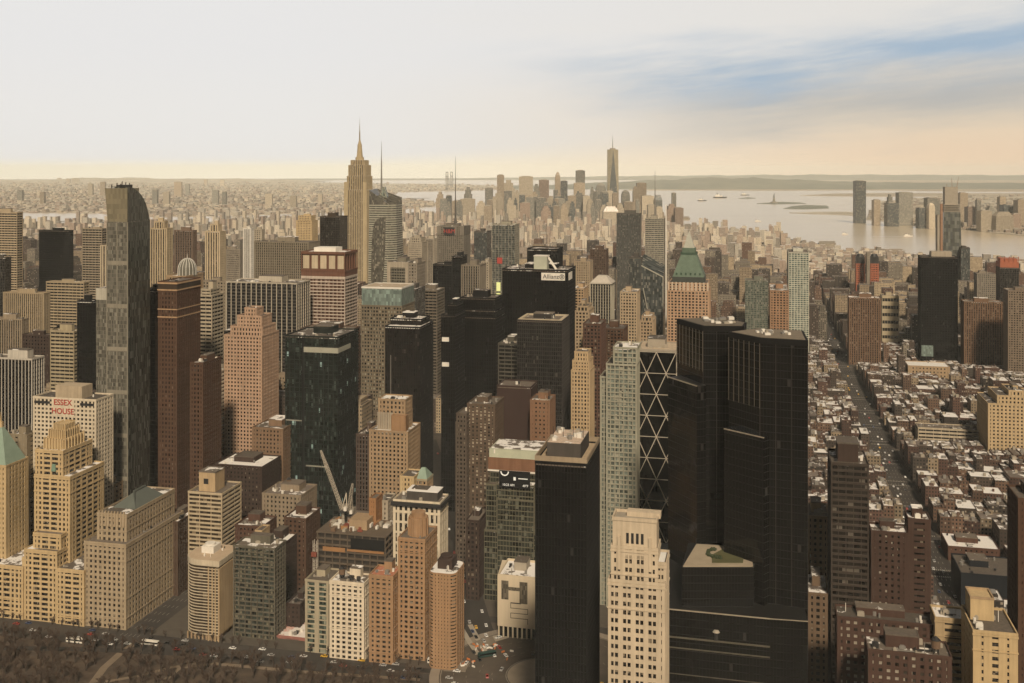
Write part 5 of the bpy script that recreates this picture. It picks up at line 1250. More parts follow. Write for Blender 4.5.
# ---------------------------------------------------------------- right hand side
tower('apartment_tower', 'pale green glass apartment tower with white floor lines standing alone right of the middle', 'tower', 1800, 786, 788.5, 809, 253, ST(W_('line_white', (.50, .48, .38)), glass('aqua_glass', (.09, .12, .10), 2, 3.4, vary=.5, blind=.2, blindcol=(.2, .22, .17)), 4.6, 3.5, .9, 1.0, rec=.5), yb=325, n=2)
tower('apartment_tower', 'slim orange brown brick tower left of the pale green glass apartment tower', 'tower', 1500, 767, 770, 789, 291, masonry(W_('slim_orange', (.30, .175, .10)), 4, 3.6, 1.9, 1.6), yb=330, n=3)
t60 = tower('office_tower', 'plain black glass tower rising from the low roofs at right', 'tower', 1840, 917.5, 921, 958, 257, sheer(g_black, bay=4, fl=4, pw=.2, sh=.25), yb=364, n=0, d=36, pent=False)
x0, x1, y0, y1, z1 = t60.last; b = MB(); b.box(x1*.3, x1*.85, 6, 26, z1, z1+9); b.build('penthouse', lgrey, t60.root); b = MB(); b.box(.6, x1*.33, -.5, .2, 8, 26); b.build('lobby_glazing', g_teal, t60.root)
tower('apartment_tower', 'brown slab apartment tower with two dark window strips at right of the avenue', 'tower', 1780, 846, 849, 881, 298, ribs(W_('slab_brown', (.17, .10, .06)), 3.4, 1.7, g=g_win, span=W_('slab_span', (.11, .065, .042))), yb=366, n=5, d=30)
tower('apartment_tower', 'brown slab apartment tower right of the black glass tower', 'tower', 1800, 961, 964, 1004, 302, ribs(W_('slab_brown', (.17, .10, .06)), 3.4, 1.7, g=g_win, span=W_('slab_span', (.11, .065, .042))), yb=368, n=5, d=30)
tower('office_building', 'cream and dark banded building behind the brown slab apartment tower', 'building', 1960, 879, 882, 899, 296, bands(W_('banded_cream', (.42, .34, .22)), 14, 7.5, bay=5), yb=345, n=2, d=30)
tower('apartment_tower', 'grey brown gridded apartment tower cut by the right edge', 'tower', 1700, 1005, 1008, 1040, 291, masonry(W_('drab_grid', (.20, .15, .105)), 3.6, 3.5, 1.5, 1.6), yb=372, n=3, d=32)
to = tower('apartment_tower', 'dark tower under construction topped with orange netting near the right edge', 'tower', 2050, 996, 1000, 1019, 268, sheer(g_dark, dgrey, bay=4, pw=.4), yb=310, n=0, pent=False, d=34)
x0, x1, y0, y1, z1 = to.last; b = MB(); M_ored = plain('net_orange_red', (.36, .115, .06)); b.box(.2, x1-.2, .2, y1-.2, z1, z1+11); b.box(2, x1-2, 2, y1-2, z1+11, z1+17)
for i in range(5): xx = 1+(x1-2)*i/4; b.box(xx-.5, xx+.5, 0, 1, z1, z1+21)
b.build('safety_netting', M_ored, to.root)
tower('office_tower', 'grey green slab with a white right edge left of the orange netted tower', 'tower', 2250, 975, 977, 996, 274, ST(greyw, g_haz, 4, 4, 1.4, 1.8), yb=300, n=2, d=34)
# row of towers wrapped in orange netting
for px, wpx, yt, lab in ((856, 9, 254, 'orange netted tower with a black tank like cap, left of its twin'), (870.5, 8.5, 254, 'orange netted tower with a black tank like cap, right of its twin')):
    t_ = tower('construction_tower', lab, 'tower', 2480, px-1, px, px+wpx, yt+10, ST(M_ored, g_dark, 4, 5, 1.6, 2.6), yb=283, n=0, pent=False, d=22)
    x0, x1, y0, y1, z1 = t_.last; b = MB(); b.box(.5, x1-.5, .5, y1-.5, z1, z1+16); b.build('cap_drum', M_dark, t_.root); b = MB(); b.cyl(x1*.5, y1*.5, x1*.47, z1+16, z1+22, 14, x1*.3); b.build('cap_tank', M_dark, t_.root)
tower('office_building', 'pale stone shaft standing between the two orange netted towers', 'tower', 2440, 866, 866.8, 870, 253, masonry(greyw, 4, 4, 2, 2), yb=285, n=0, pent=False, d=18)
# tower under construction with cranes, far right
v = 2780; u0, u1 = U(944, v), U(961, v); w = u1-u0; rk = thing('construction_tower', 'tapering glass tower under construction with cranes on its top', 'tower', u0, v); z1 = ZT(212, u0, v)
b = MB(); b.loft([[(-3, -1, 0), (w+4, -1, 0), (w+4, 46, 0), (-3, 46, 0)], [(0, 2, z1), (w-1, 2, z1), (w-1, 40, z1), (0, 40, z1)]]); b.build('glazing', glass('tower_grey_glass', (.11, .11, .09), 5, 9, vary=.5, blind=.2, blindcol=(.05, .05, .045)), rk)
b = MB()
for k in range(5): b.box(-.6, w-.4, 1.4, 41, z1+k*4.2, z1+k*4.2+1.8)
b.box(3, w-6, 6, 34, z1, ZT(187, u0, v)); b.build('floor_slab', M_conc, rk)
b = MB(); b.box(-8.5, -3.2, -2, 5, 0, ZT(204, u0, v)); b.build('hoist_shaft', plain('hoist_rust', (.30, .17, .10)), rk)
b = MB(); b.box(-15, -9, 2, 30, 0, ZT(215, u0, v)); b.build('side_core', lgrey, rk)
for (xa, ya, xb2, yb2) in ((949, 203, 947, 184), (953, 190, 952, 178), (957, 190, 959, 177)):
    b = MB(); p = (U(xa, v)-u0, 10, ZT(ya, u0, v)); q = (U(xb2, v)-u0, 6, ZT(yb2, u0, v)); b.bar(p, q, 1.3, w2=.6); b.build('crane_jib', plain('crane_rust', (.33, .20, .12)), rk)
note(936, 972, 178, 262, 2600, u0-15, u1+5, v, v+46)
tower('office_tower', 'dark glass shoulder tower right of the tapering tower under construction', 'tower', 2760, 958, 961, 970, 248, sheer(g_haz, dgrey, bay=5), yb=275, n=1, d=40)

# far-right tan block, long low beige block
tw_ = tower('office_building', 'large yellow tan block with regular windows above the low roofs at the right edge', 'building', 1240, 983, 988, 1040, 404, masonry(W_('yellow_tan', (.47, .34, .19)), 4, 3.8, 2.2, 2.0), tiers=[(.2, .95, .1, .9, 396), (.45, .75, .2, .8, 391)], yb=456, n=5, d=60)
tower('warehouse_building', 'long low beige block with strip windows left of the yellow tan block', 'building', 1290, 915, 918, 981, 428, bands(W_('low_beige', (.44, .36, .25)), 4.2, 2.2, bay=8), yb=447, n=9, d=24, pent=False)
t65 = tower('apartment_tower', 'dark banded apartment tower left of the lower right avenue', 'tower', 606, 827, 831, 869, 464, bands(W_('dim_band_brown', (.055, .042, .032)), 3.3, 1.3, g=glass('dim_glass', (.022, .018, .014), 3, 3.3, vary=.6, blind=.05, blindcol=(.12, .1, .075)), bay=4), yb=640, n=3, pent=False, d=30)
x0, x1, y0, y1, z1 = t65.last; b = MB(); b.box(x1*.2, x1*.75, 6, 20, z1, z1+10); b.build('penthouse', dbrick, t65.root); b = MB(); b.box(x1*.18, x1*.77, 5.7, 20.3, z1+10, z1+10.8); b.build('penthouse_roof', M_roof, t65.root)
tower('apartment_tower', 'dark brown brick slab with scattered lit windows right of the dark banded tower', 'tower', 604, 868, 871, 908, 532, masonry(W_('deep_brown', (.062, .036, .026)), 3.4, 3.3, 2.0, 1.9, g=glass('speckled_panes', (.02, .016, .012), 1.4, 3.3, vary=.6, blind=.12, blindcol=(.33, .29, .22)), roof=M_roofs), yb=640, n=6, d=14)
tower('apartment_tower', 'slim dark brown corner tower beside the lower right avenue', 'tower', 612, 906, 908, 931, 520, masonry(W_('deep_brown', (.062, .036, .026)), 4.4, 3.3, 3.2, 2.2), yb=640, n=3, d=14)
tower('brick_building', 'wide brown brick apartment block with rows of pale window blinds at lower right', 'building', 545, 833, 837, 936, 618, masonry(W_('mid_brown', (.075, .042, .03)), 3.5, 3.3, 1.8, 1.7, g=glass('blind_panes', (.03, .024, .018), 1.6, 3.3, vary=.7, blind=.38, blindcol=(.33, .28, .21))), yb=700, n=12, d=15)
tower('brick_building', 'brown brick wing with a crowded flat roof at the lower right bottom edge', 'building', 505, 864, 868, 952, 651, masonry(W_('mid_brown', (.075, .042, .03)), 3.5, 3.3, 1.9, 1.7, g=glass('blind_panes', (.03, .024, .018), 1.6, 3.3, vary=.7, blind=.38, blindcol=(.33, .28, .21))), yb=700, n=18, tk=1, d=16)
tower('apartment_building', 'tan apartment tower with a snowy terrace at the lower right', 'tower', 540, 932, 935, 974, 619, masonry(W_('mellow_tan', (.40, .29, .16)), 6.5, 3.3, 4.4, 1.7, roof=M_roofs), yb=700, n=7, d=15, pent=False, win=70)
t66 = tower('apartment_building', 'yellow tan apartment tower with a tall square roof house at lower right', 'tower', 510, 969, 973, 1018, 632, masonry(W_('mellow_yellow', (.50, .36, .19)), 6, 3.2, 3.6, 1.5), yb=700, n=7, pent=False, d=28, win=70)
x0, x1, y0, y1, z1 = t66.last; b = MB(); b.box(x1*.08, x1*.62, 14, 26, z1, z1+10); b.build('penthouse', W_('mellow_yellow', (.50, .36, .19)), t66.root); b = MB(); b.ring(x1*.08-.2, x1*.62+.2, 13.8, 26.2, .6, z1+9.8, z1+10.8); b.build('penthouse_rim', tanw, t66.root)
tower('brick_building', 'rust brick slab cut by the right edge behind the yellow tan tower', 'building', 590, 1015, 1018, 1045, 500, masonry(rust, 3.4, 3.4, 1.9, 1.8), yb=690, n=2, d=24)
tower('office_building', 'blue black windowless block with a cluttered brown roof right of the avenue', 'building', 812, 958, 961, 1022, 574, ST(W_('blue_black', (.014, .016, .019), .1), g_black, 30, 8, 22, 8, rec=.3), yb=602, n=14, d=40)
tower('office_building', 'tan building with arcaded windows right of the twin black towers', 'building', 655, 805, 807, 829, 517, masonry(W_('dim_tan2', (.26, .19, .115)), 3.4, 3.6, 1.7, 1.6), yb=585, n=5, d=26)
tower('apartment_building', 'dim brown building with white roof gear right of the twin black towers', 'building', 610, 805, 808, 828, 594, masonry(W_('dim_brown2', (.15, .10, .062)), 3.4, 3.5, 1.7, 1.6, roof=M_roofs), yb=690, n=8, d=30)
tower('brick_building', 'red brick warehouse with a snowy roof and skylights right of the avenue', 'building', 905, 944, 948, 1000, 547, masonry(brick, 4, 4, 2.2, 2.2, roof=roofmat('roof_white', (.40, .33, .27), .9)), yb=568, n=9, d=34)
tower('brick_building', 'pale domed roofed hall on a tan base at the far end of the snowy roofs', 'building', 1640, 905, 908, 950, 366, masonry(tanw, 5, 5, 3, 3, roof=M_snow), yb=376, n=2, pent=False, d=40)

# ---------------------------------------------------------------- left edge and skyline left
left_ = [
 (1500, -20, 17, 23, 213, 292, bands(W_('left_tan', (.40, .31, .20)), 4, 2.0), 'tall tan banded tower at the left edge'),
 (1560, 39, 69, 71.5, 231, 283, sheer(g_black, bay=4), 'square black tower standing clear on the left'),
 (1500, 82, 102, 107, 229, 290, bands(W_('left_grey', (.30, .24, .165)), 4, 1.8), 'grey tan banded tower left of the slender mottled skyscraper'),
 (1300, 100, 108, 110, 246, 290, ribs(W_('left_stripe', (.46, .37, .25)), 4, 2, g=g_win), 'narrow cream striped tower touching the slender mottled skyscraper'),
 (1350, 148, 167, 173, 229, 292, ribs(W_('rib_cream', (.44, .34, .21)), 4, 1.9, g=g_win), 'cream ribbed tower with a flat crown right of the mottled skyscraper'),
 (1480, 174, 193, 197, 231, 275, ribs(W_('dull_brown', (.17, .115, .08)), 3, 1.3, g=g_dark), 'brown ribbed tower with a reddish flat top'),
 (1430, 205, 220, 226, 232, 282, ribs(W_('rock_cream', (.50, .39, .25)), 4, 2.1, g=g_win), 'cream slab tower with bold vertical piers and stepped sides'),
 (1750, 243, 251, 253, 229, 282, ribs(M_white, 4, 1.8, g=g_dark), 'thin white striped tower left of the broad ribbed slab'),
 (1150, 3, 44, 48, 294, 358, ribs(W_('tan_rib', (.34, .26, .16)), 3, 1.5, g=g_win), 'tan vertically ribbed block at left with a round roof tank'),
 (1260, 46, 84, 89, 283, 330, bands(W_('tan_band', (.36, .28, .175)), 4, 2.0), 'tan banded block behind the ribbed block at left'),
 (980, 50, 74, 79, 332, 400, bands(W_('ochre_band', (.36, .29, .18)), 4, 2.1), 'ochre banded tower with a pale left edge above the red lettered hotel'),
 (940, 77, 93, 97, 302, 400, sheer(g_black, bay=3), 'black tower between the ochre banded tower and the mottled skyscraper'),
 (1200, -12, 5, 8, 258, 300, sheer(g_dark, dgrey, bay=4), 'dark edge tower in front of the tall tan banded tower'),
 (1050, 22, 49, 52, 336, 390, M_v(dbrick), 'dark low stepped block left of the ochre banded tower'),
 (1050, -10, 22, 26, 320, 360, ribs(W_('tan_rib2', (.27, .21, .14)), 3, 1.4, g=g_win), 'drab ribbed block above the black white striped tower at left'),
 (1800, 226, 240, 243, 250, 284, M_v(greyw), 'grey block with a white roof left of the thin white striped tower'),
 (2000, 253, 262, 264, 230, 243, M_v(lgrey), 'little pale block above the broad ribbed slab'),
 (1200, 200, 226, 230, 282, 300, M_v(W_('stepped_grey', (.25, .2, .14))), 'grey balustraded block behind the pale banded stepped tower'),
 (1000, 210, 228, 230, 338, 440, sheer(g_black, bay=3), 'dark strip tower left of the pink granite tower'),
]
for v, xl, xc, xr, yt, yb, st, lab in left_:
    tower('office_tower' if 'tower' in lab.split(' with')[0] else 'office_building', lab, 'tower', v, xl, xc, xr, yt, st, yb=yb, n=2, side='R', tiers=([(.25, .8, .2, .8, yt-7)] if 'stepped sides' in lab or 'flat crown' in lab else None))
# ---------------------------------------------------------------- the far downtown cluster
farw = [facade('far_stone', (.46, .38, .27), (.12, .10, .075), 6, 5, .5, .5, .2), facade('far_tan', (.36, .28, .19), (.09, .075, .055), 6, 5, .5, .55, .2),  # walls and panes lightened so their colour carries some of the far mist
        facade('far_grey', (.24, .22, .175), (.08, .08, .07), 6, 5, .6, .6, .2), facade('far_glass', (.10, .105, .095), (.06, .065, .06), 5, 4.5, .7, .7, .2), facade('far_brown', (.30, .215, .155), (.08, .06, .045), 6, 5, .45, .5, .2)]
def far(name, label, cat, x0, x1, yt, Yd, mi, dep=None, group=None, shape='box'):
    w = (x1-x0)/F*Yd; zt = H-(yt-EY)*Yd/F; dep = dep or min(55, max(25, w*1.1)); x = (x0-CX)/F*Yd
    r = thing(name, label, cat, xy=(x, Yd), rot=False, group=group)
    b = MB()
    if shape == 'taper': b.loft([[(0, 0, -2), (w, 0, -2), (w, dep, -2), (0, dep, -2)], [(w*.02, 1, zt*.8), (w*.98, 1, zt*.8), (w*.98, dep, zt*.8), (w*.02, dep, zt*.8)], [(w*.22, dep*.2, zt), (w*.78, dep*.2, zt), (w*.78, dep*.8, zt), (w*.22, dep*.8, zt)]])
    elif shape == 'round': b.loft([[(0, 0, -2), (w, 0, -2), (w, dep, -2), (0, dep, -2)], [(0, 0, zt*.82), (w, 0, zt*.82), (w, dep, zt*.82), (0, dep, zt*.82)], [(w*.1, 2, zt*.93), (w*.9, 2, zt*.93), (w*.9, dep-2, zt*.93), (w*.1, dep-2, zt*.93)], [(w*.35, dep*.3, zt), (w*.65, dep*.3, zt), (w*.65, dep*.7, zt), (w*.35, dep*.7, zt)]])
    elif shape == 'step':
        b.box(0, w, 0, dep, -2, zt*.78); b.box(w*.14, w*.86, 3, dep-3, zt*.78-1, zt*.92); b.box(w*.3, w*.7, 8, dep-8, zt*.92-1, zt)
    else: b.box(0, w, 0, dep, -2, zt)
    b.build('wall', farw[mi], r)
    if shape == 'box':
        b = MB(); b.box(w*.2, w*.8, dep*.2, dep*.8, zt-.1, zt+4); b.build('roof', M_conc, r)
    return r
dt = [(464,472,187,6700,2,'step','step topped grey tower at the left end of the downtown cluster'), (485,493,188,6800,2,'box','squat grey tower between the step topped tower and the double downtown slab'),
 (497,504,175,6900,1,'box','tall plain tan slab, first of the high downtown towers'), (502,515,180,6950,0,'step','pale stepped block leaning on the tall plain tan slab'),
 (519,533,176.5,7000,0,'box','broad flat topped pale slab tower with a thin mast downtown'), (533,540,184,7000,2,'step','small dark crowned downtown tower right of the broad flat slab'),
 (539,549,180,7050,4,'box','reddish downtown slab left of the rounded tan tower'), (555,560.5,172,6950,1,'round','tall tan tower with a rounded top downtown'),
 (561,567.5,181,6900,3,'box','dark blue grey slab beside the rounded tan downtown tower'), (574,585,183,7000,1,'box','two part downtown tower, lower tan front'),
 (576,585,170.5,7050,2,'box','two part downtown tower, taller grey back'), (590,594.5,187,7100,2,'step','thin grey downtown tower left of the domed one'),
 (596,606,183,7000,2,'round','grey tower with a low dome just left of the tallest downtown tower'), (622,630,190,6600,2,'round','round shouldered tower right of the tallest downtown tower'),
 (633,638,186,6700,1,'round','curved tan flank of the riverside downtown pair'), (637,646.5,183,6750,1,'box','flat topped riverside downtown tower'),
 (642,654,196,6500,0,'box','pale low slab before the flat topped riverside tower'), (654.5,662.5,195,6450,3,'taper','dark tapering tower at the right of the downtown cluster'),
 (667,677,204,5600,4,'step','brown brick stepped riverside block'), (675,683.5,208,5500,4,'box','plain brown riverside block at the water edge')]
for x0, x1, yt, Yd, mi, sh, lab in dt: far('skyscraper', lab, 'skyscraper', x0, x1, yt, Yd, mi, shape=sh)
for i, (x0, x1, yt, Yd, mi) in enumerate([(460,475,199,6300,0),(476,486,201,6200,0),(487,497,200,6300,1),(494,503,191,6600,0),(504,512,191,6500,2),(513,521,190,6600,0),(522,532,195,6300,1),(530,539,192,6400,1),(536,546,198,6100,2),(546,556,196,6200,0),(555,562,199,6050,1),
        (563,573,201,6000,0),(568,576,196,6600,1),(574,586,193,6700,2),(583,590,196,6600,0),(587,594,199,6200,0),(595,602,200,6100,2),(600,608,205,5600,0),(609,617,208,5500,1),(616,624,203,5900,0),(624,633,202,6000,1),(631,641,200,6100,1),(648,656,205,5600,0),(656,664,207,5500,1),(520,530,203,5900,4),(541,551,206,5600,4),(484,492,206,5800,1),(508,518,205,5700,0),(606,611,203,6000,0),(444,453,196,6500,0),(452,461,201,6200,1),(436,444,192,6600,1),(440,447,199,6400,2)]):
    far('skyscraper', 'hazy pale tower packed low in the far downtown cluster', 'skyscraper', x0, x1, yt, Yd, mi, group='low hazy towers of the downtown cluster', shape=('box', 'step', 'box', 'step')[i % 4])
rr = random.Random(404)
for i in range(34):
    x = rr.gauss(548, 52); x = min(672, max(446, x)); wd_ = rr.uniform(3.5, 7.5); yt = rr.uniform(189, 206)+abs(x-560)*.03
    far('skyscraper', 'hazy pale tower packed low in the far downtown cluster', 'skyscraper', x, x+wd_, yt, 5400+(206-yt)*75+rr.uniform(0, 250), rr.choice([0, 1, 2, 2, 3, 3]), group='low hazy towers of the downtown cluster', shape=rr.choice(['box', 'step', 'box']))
far('domed_hall', 'pale sloping roofed white block at the foot of the tallest downtown tower', 'building', 603, 619, 206.5, 5400, 0, shape='taper')
# tallest downtown tower: square base turning into a chamfered prism
Yd = 6950; r = thing('skyscraper', 'tallest downtown glass tower with tapering triangular faces and a mast', 'skyscraper', xy=((612.7-CX)/F*Yd, Yd), rot=False)
hw = 5.6/F*Yd; zt = H-(149.5-EY)*Yd/F; b = MB()
P0 = [(-hw, -hw), (hw, -hw), (hw, hw), (-hw, hw)]; P1 = [(0, -hw*1.0), (hw*.98, 0), (0, hw), (-hw*.98, 0)]
b.v = [(x, y, 55) for x, y in P0]+[(x, y, zt) for x, y in P1]+[(x, y, -2) for x, y in P0]
b.f = [(0,1,4), (1,5,4), (1,2,5), (2,6,5), (2,3,6), (3,7,6), (3,0,7), (0,4,7), (4,5,6,7), (8,9,1,0), (9,10,2,1), (10,11,3,2), (11,8,0,3)]; b.m = [0]*13
b.m = [1 if f in ((0,1,4),) else 0 for f in b.f]
b.build('glazing', [glass('tower_gold_glass', (.36, .30, .19), 6, 6, vary=.15, blind=.03, rough=.3), glass('tower_blue_glass', (.10, .105, .095), 6, 6, vary=.15, blind=.03, rough=.3)], r)
b = MB(); b.cyl(0, 0, hw*.5, zt, zt+9, 14); b.build('roof_ring', M_conc, r); b = MB(); b.cyl(0, 0, 3.0, zt+9, zt+45, 8, 2); b.cyl(0, 0, 2, zt+45, H-(135-EY)*Yd/F, 6, .4); b.build('mast', M_steel, r)

# ---------------------------------------------------------------- across the water
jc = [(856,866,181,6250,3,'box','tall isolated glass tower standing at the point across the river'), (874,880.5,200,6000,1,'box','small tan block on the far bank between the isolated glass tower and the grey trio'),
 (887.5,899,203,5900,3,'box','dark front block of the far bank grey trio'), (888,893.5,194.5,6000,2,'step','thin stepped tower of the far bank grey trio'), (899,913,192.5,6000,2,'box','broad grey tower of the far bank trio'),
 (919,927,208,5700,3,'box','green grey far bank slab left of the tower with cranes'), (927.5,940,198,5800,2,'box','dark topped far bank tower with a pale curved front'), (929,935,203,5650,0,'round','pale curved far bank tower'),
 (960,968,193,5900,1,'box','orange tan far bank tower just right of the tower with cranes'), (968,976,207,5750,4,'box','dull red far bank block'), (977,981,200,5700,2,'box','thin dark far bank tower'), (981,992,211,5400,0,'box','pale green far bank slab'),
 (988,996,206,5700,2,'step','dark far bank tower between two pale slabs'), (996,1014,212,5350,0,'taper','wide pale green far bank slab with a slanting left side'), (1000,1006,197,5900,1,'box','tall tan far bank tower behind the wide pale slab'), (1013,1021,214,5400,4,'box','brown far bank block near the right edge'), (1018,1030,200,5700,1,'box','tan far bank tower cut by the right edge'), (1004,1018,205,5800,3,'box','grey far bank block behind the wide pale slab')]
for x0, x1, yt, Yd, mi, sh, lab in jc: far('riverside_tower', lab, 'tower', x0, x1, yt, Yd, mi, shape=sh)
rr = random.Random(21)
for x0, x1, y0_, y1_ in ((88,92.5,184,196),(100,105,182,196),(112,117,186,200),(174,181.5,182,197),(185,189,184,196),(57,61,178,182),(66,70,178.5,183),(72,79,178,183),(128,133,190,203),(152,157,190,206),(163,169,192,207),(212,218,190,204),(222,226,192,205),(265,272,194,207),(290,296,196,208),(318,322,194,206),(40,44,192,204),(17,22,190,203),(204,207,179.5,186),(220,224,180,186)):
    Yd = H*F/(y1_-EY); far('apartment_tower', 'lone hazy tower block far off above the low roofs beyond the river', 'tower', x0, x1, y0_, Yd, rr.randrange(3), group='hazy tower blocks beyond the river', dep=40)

# statue on its island, bridge at the narrows, boats
x, y = gp(774, 203); r = thing('statue', 'tiny distant statue on a star shaped base with its arm raised, on a harbour island', 'statue', xy=(x, y), rot=False)
b = MB(); b.cyl(0, 0, 42, -.5, 7, 11, 38); b.box(-20, 20, -20, 20, 7, 14); b.loft([[(-11, -11, 14), (11, -11, 14), (11, 11, 14), (-11, 11, 14)], [(-7, -7, 52), (7, -7, 52), (7, 7, 52), (-7, 7, 52)]]); b.build('pedestal', plain('statue_stone', (.24, .21, .16)), r)
b = MB(); b.cyl(0, 0, 6.5, 52, 66, 10, 5.0); b.cyl(0, 0, 5.0, 66, 78, 10, 3.8); b.cyl(0, 0, 3.8, 78, 83, 10, 1.6); b.cyl(0, 0, 2.2, 82.5, 88.5, 10, 1.7)
b.bar((3, 0, 79), (5.4, -.8, 90), 2.4, w2=1.6); b.bar((-3.4, -1, 78), (-4.6, -2.6, 70), 2.2); b.build('figure', plain('verdigris_dark', (.075, .09, .075)), r)
b = MB(); b.cyl(5.6, -.8, 1.1, 89.5, 92.5, 8, 2.0); b.cyl(5.6, -.8, .9, 92.5, 96, 8, .2)
for i in range(7): a = PI*i/6; b.bar((1.8*math.cos(a), 0, 88), (4.6*math.cos(a), 0, 88.2+3*math.sin(a)), .45)
b.build('torch_crown', plain('verdigris_dark', (.075, .09, .075)), r)
b = MB(); b.box(-5.4, -3.8, -3.6, -2.6, 69, 75); b.build('tablet', plain('verdigris_dark', (.075, .09, .075)), r)
Yb = 17000; r = thing('suspension_bridge', 'faint suspension bridge far off where the water narrows', 'bridge', xy=((447-CX)/F*Yb, Yb), rot=False)
b = MB()
for yy in (0, 1298):
    for s in (-1, 1): b.box(s*15-6, s*15+6, yy-8, yy+8, -3, 285)
    for z in (90, 200, 270): b.box(-9, 9, yy-6, yy+6, z, z+13)
b.build('bridge_tower', M_steel, r)
b = MB(); b.box(-16, 16, -420, 1700, 66, 74); b.build('deck', M_steel, r)
b = MB()
for s in (-15, 15):
    pts = [(s, -420, 74)]+[(s, 1298*k/16, 85+200*(2*k/16-1)**2) for k in range(17)]+[(s, 1700, 74)]
    for p, q in zip(pts, pts[1:]): b.bar(p, q, 2.5)
    for p in pts[2:-2]: b.bar(p, (p[0], p[1], 72), .8)
b.build('cable', M_steel, r)
def boat(px, py, L, lab, dark=False, big=False):
    x, y = gp(px, py, -3); r = thing('ship' if big else 'boat', lab, 'ship' if big else 'boat', xy=(x, y), z=-3, rot=False)
    w = L*.17; hull = [(-L/2, -w/2), (L*.33, -w/2), (L/2, 0), (L*.33, w/2), (-L/2, w/2)]; h_ = L*.09
    b = MB(); b.loft([[(a*.95, c2*.8, -1) for a, c2 in hull], [(a, c2, h_) for a, c2 in hull]]); b.build('hull', M_dark if dark else M_white, r)
    b = MB(); b.box(-L*.38, L*.15, -w*.36, w*.36, h_, h_*2.0); b.box(-L*.28, -L*.05, -w*.25, w*.25, h_*2, h_*2.8); b.build('cabin', M_white, r)
    b = MB(); b.cyl(-L*.2, 0, L*.03, h_*2.8, h_*3.8, 8); b.bar((L*.05, 0, h_*2), (L*.05, 0, h_*4), L*.012); b.build('funnel', M_dark, r)
boat(845, 234.5, 34, 'small white boat in the river off the isolated glass tower'); boat(908, 236.5, 46, 'white ferry with a long pale wake on the river')
boat(720, 198, 160, 'low dark ship anchored out in the bay left of the statue island', True, True); boat(702, 201, 95, 'short dark ship far out in the bay, nearest the downtown towers', True, True); boat(745, 195.4, 110, 'faint cargo ship right of the long anchored ship', True, True); boat(758, 221.5, 40, 'little boat alone in mid river below the statue island')
b = MB(); x0, y0 = gp(872, 236.4, -3); x1, y1 = gp(903, 236.5, -3); b.v = [(x0, y0-3, -2.6), (x1, y1-4, -2.6), (x1, y1+4, -2.6), (x0, y0+3, -2.6)]; b.f = [(0, 1, 2, 3)]; b.m = [0]
tag(b.build('boat_wake', plain('wake_foam', (.75, .72, .65))), 'long straight white wake trailing behind the ferry', 'wake', kind='stuff')
for i, (xa, xb, ya, yb2, lab) in enumerate(((676,716,227.6,226,'long low pier shed at the tip of the riverfront'),(664,690,219.6,217.6,'dark pier with gantries beyond the brown riverside blocks'),(700,716,227.5,226.2,'short pier shed beside the long low one'),(858,905,255,251,'wide pale pier roof on the near river bank'),(818,836,246,243,'stub pier on the near river bank left of the wide pale pier'))):
    P = [gp(xa, ya), gp(xb, ya), gp(xb, yb2), gp(xa, yb2)]; b = MB(); b.prism(P, -3, 1.5); r = tag(b.build('pier', M_conc), lab, 'pier')
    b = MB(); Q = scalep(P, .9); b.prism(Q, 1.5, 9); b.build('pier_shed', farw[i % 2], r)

# ---------------------------------------------------------------- fabric of ordinary buildings
fm = [facade('brick_red', (.085, .045, .031), bay=2.6, fl=3.2), facade('brick_rust', (.12, .07, .045), bay=2.8, fl=3.3), facade('brick_brown', (.062, .043, .031), bay=2.7, fl=3.2), facade('stone_tan', (.22, .165, .105), bay=3, fl=3.4), facade('stone_cream', (.34, .26, .165), bay=3, fl=3.5), facade('stone_grey', (.18, .15, .11), bay=3.2, fl=3.5, ww=.55), facade('dark_mixed', (.055, .042, .032), bay=3, fl=3.4, ww=.55)]
def hit_plan(u0, u1, v0, v1):
    return any(u0 < h[7]+1.5 and u1 > h[6]-1.5 and v0 < h[9]+1.5 and v1 > h[8]-1.5 for h in HERO)
def box_px(u0, u1, v0, v1):
    xs = [PX(a, b2) for a in (u0, u1) for b2 in (v0, v1)]; ys = [to_xy(a, b2)[1] for a in (u0, u1) for b2 in (v0, v1)]
    return min(xs), max(xs), min(ys), max(ys)
def allow(u0, u1, v0, v1, z):
    """tallest this plot may be without covering what the photograph shows behind it; None: cannot be seen at all"""
    a, b2, y0, y1 = box_px(u0, u1, v0, v1)
    if b2 < -300 or a > 1330: return None
    if b2 < -30 or a > 1050: return -z
    for h in HERO:
        if h[1] > a+1 and h[0] < b2-1 and h[4] > y0: z = min(z, H-(h[3]-EY)*y0/F)
    if z < 5: return None
    yt = EY+(H-z)*F/y1
    if yt > 700: return -z
    cov = [(h[0], h[1]) for h in HERO if h[4] < y0 and h[2] <= yt-1]
    cov.sort(); x = a
    for p, q in cov:
        if p > x+.5: break
        x = max(x, q)
    if x >= b2: return -z
    return z
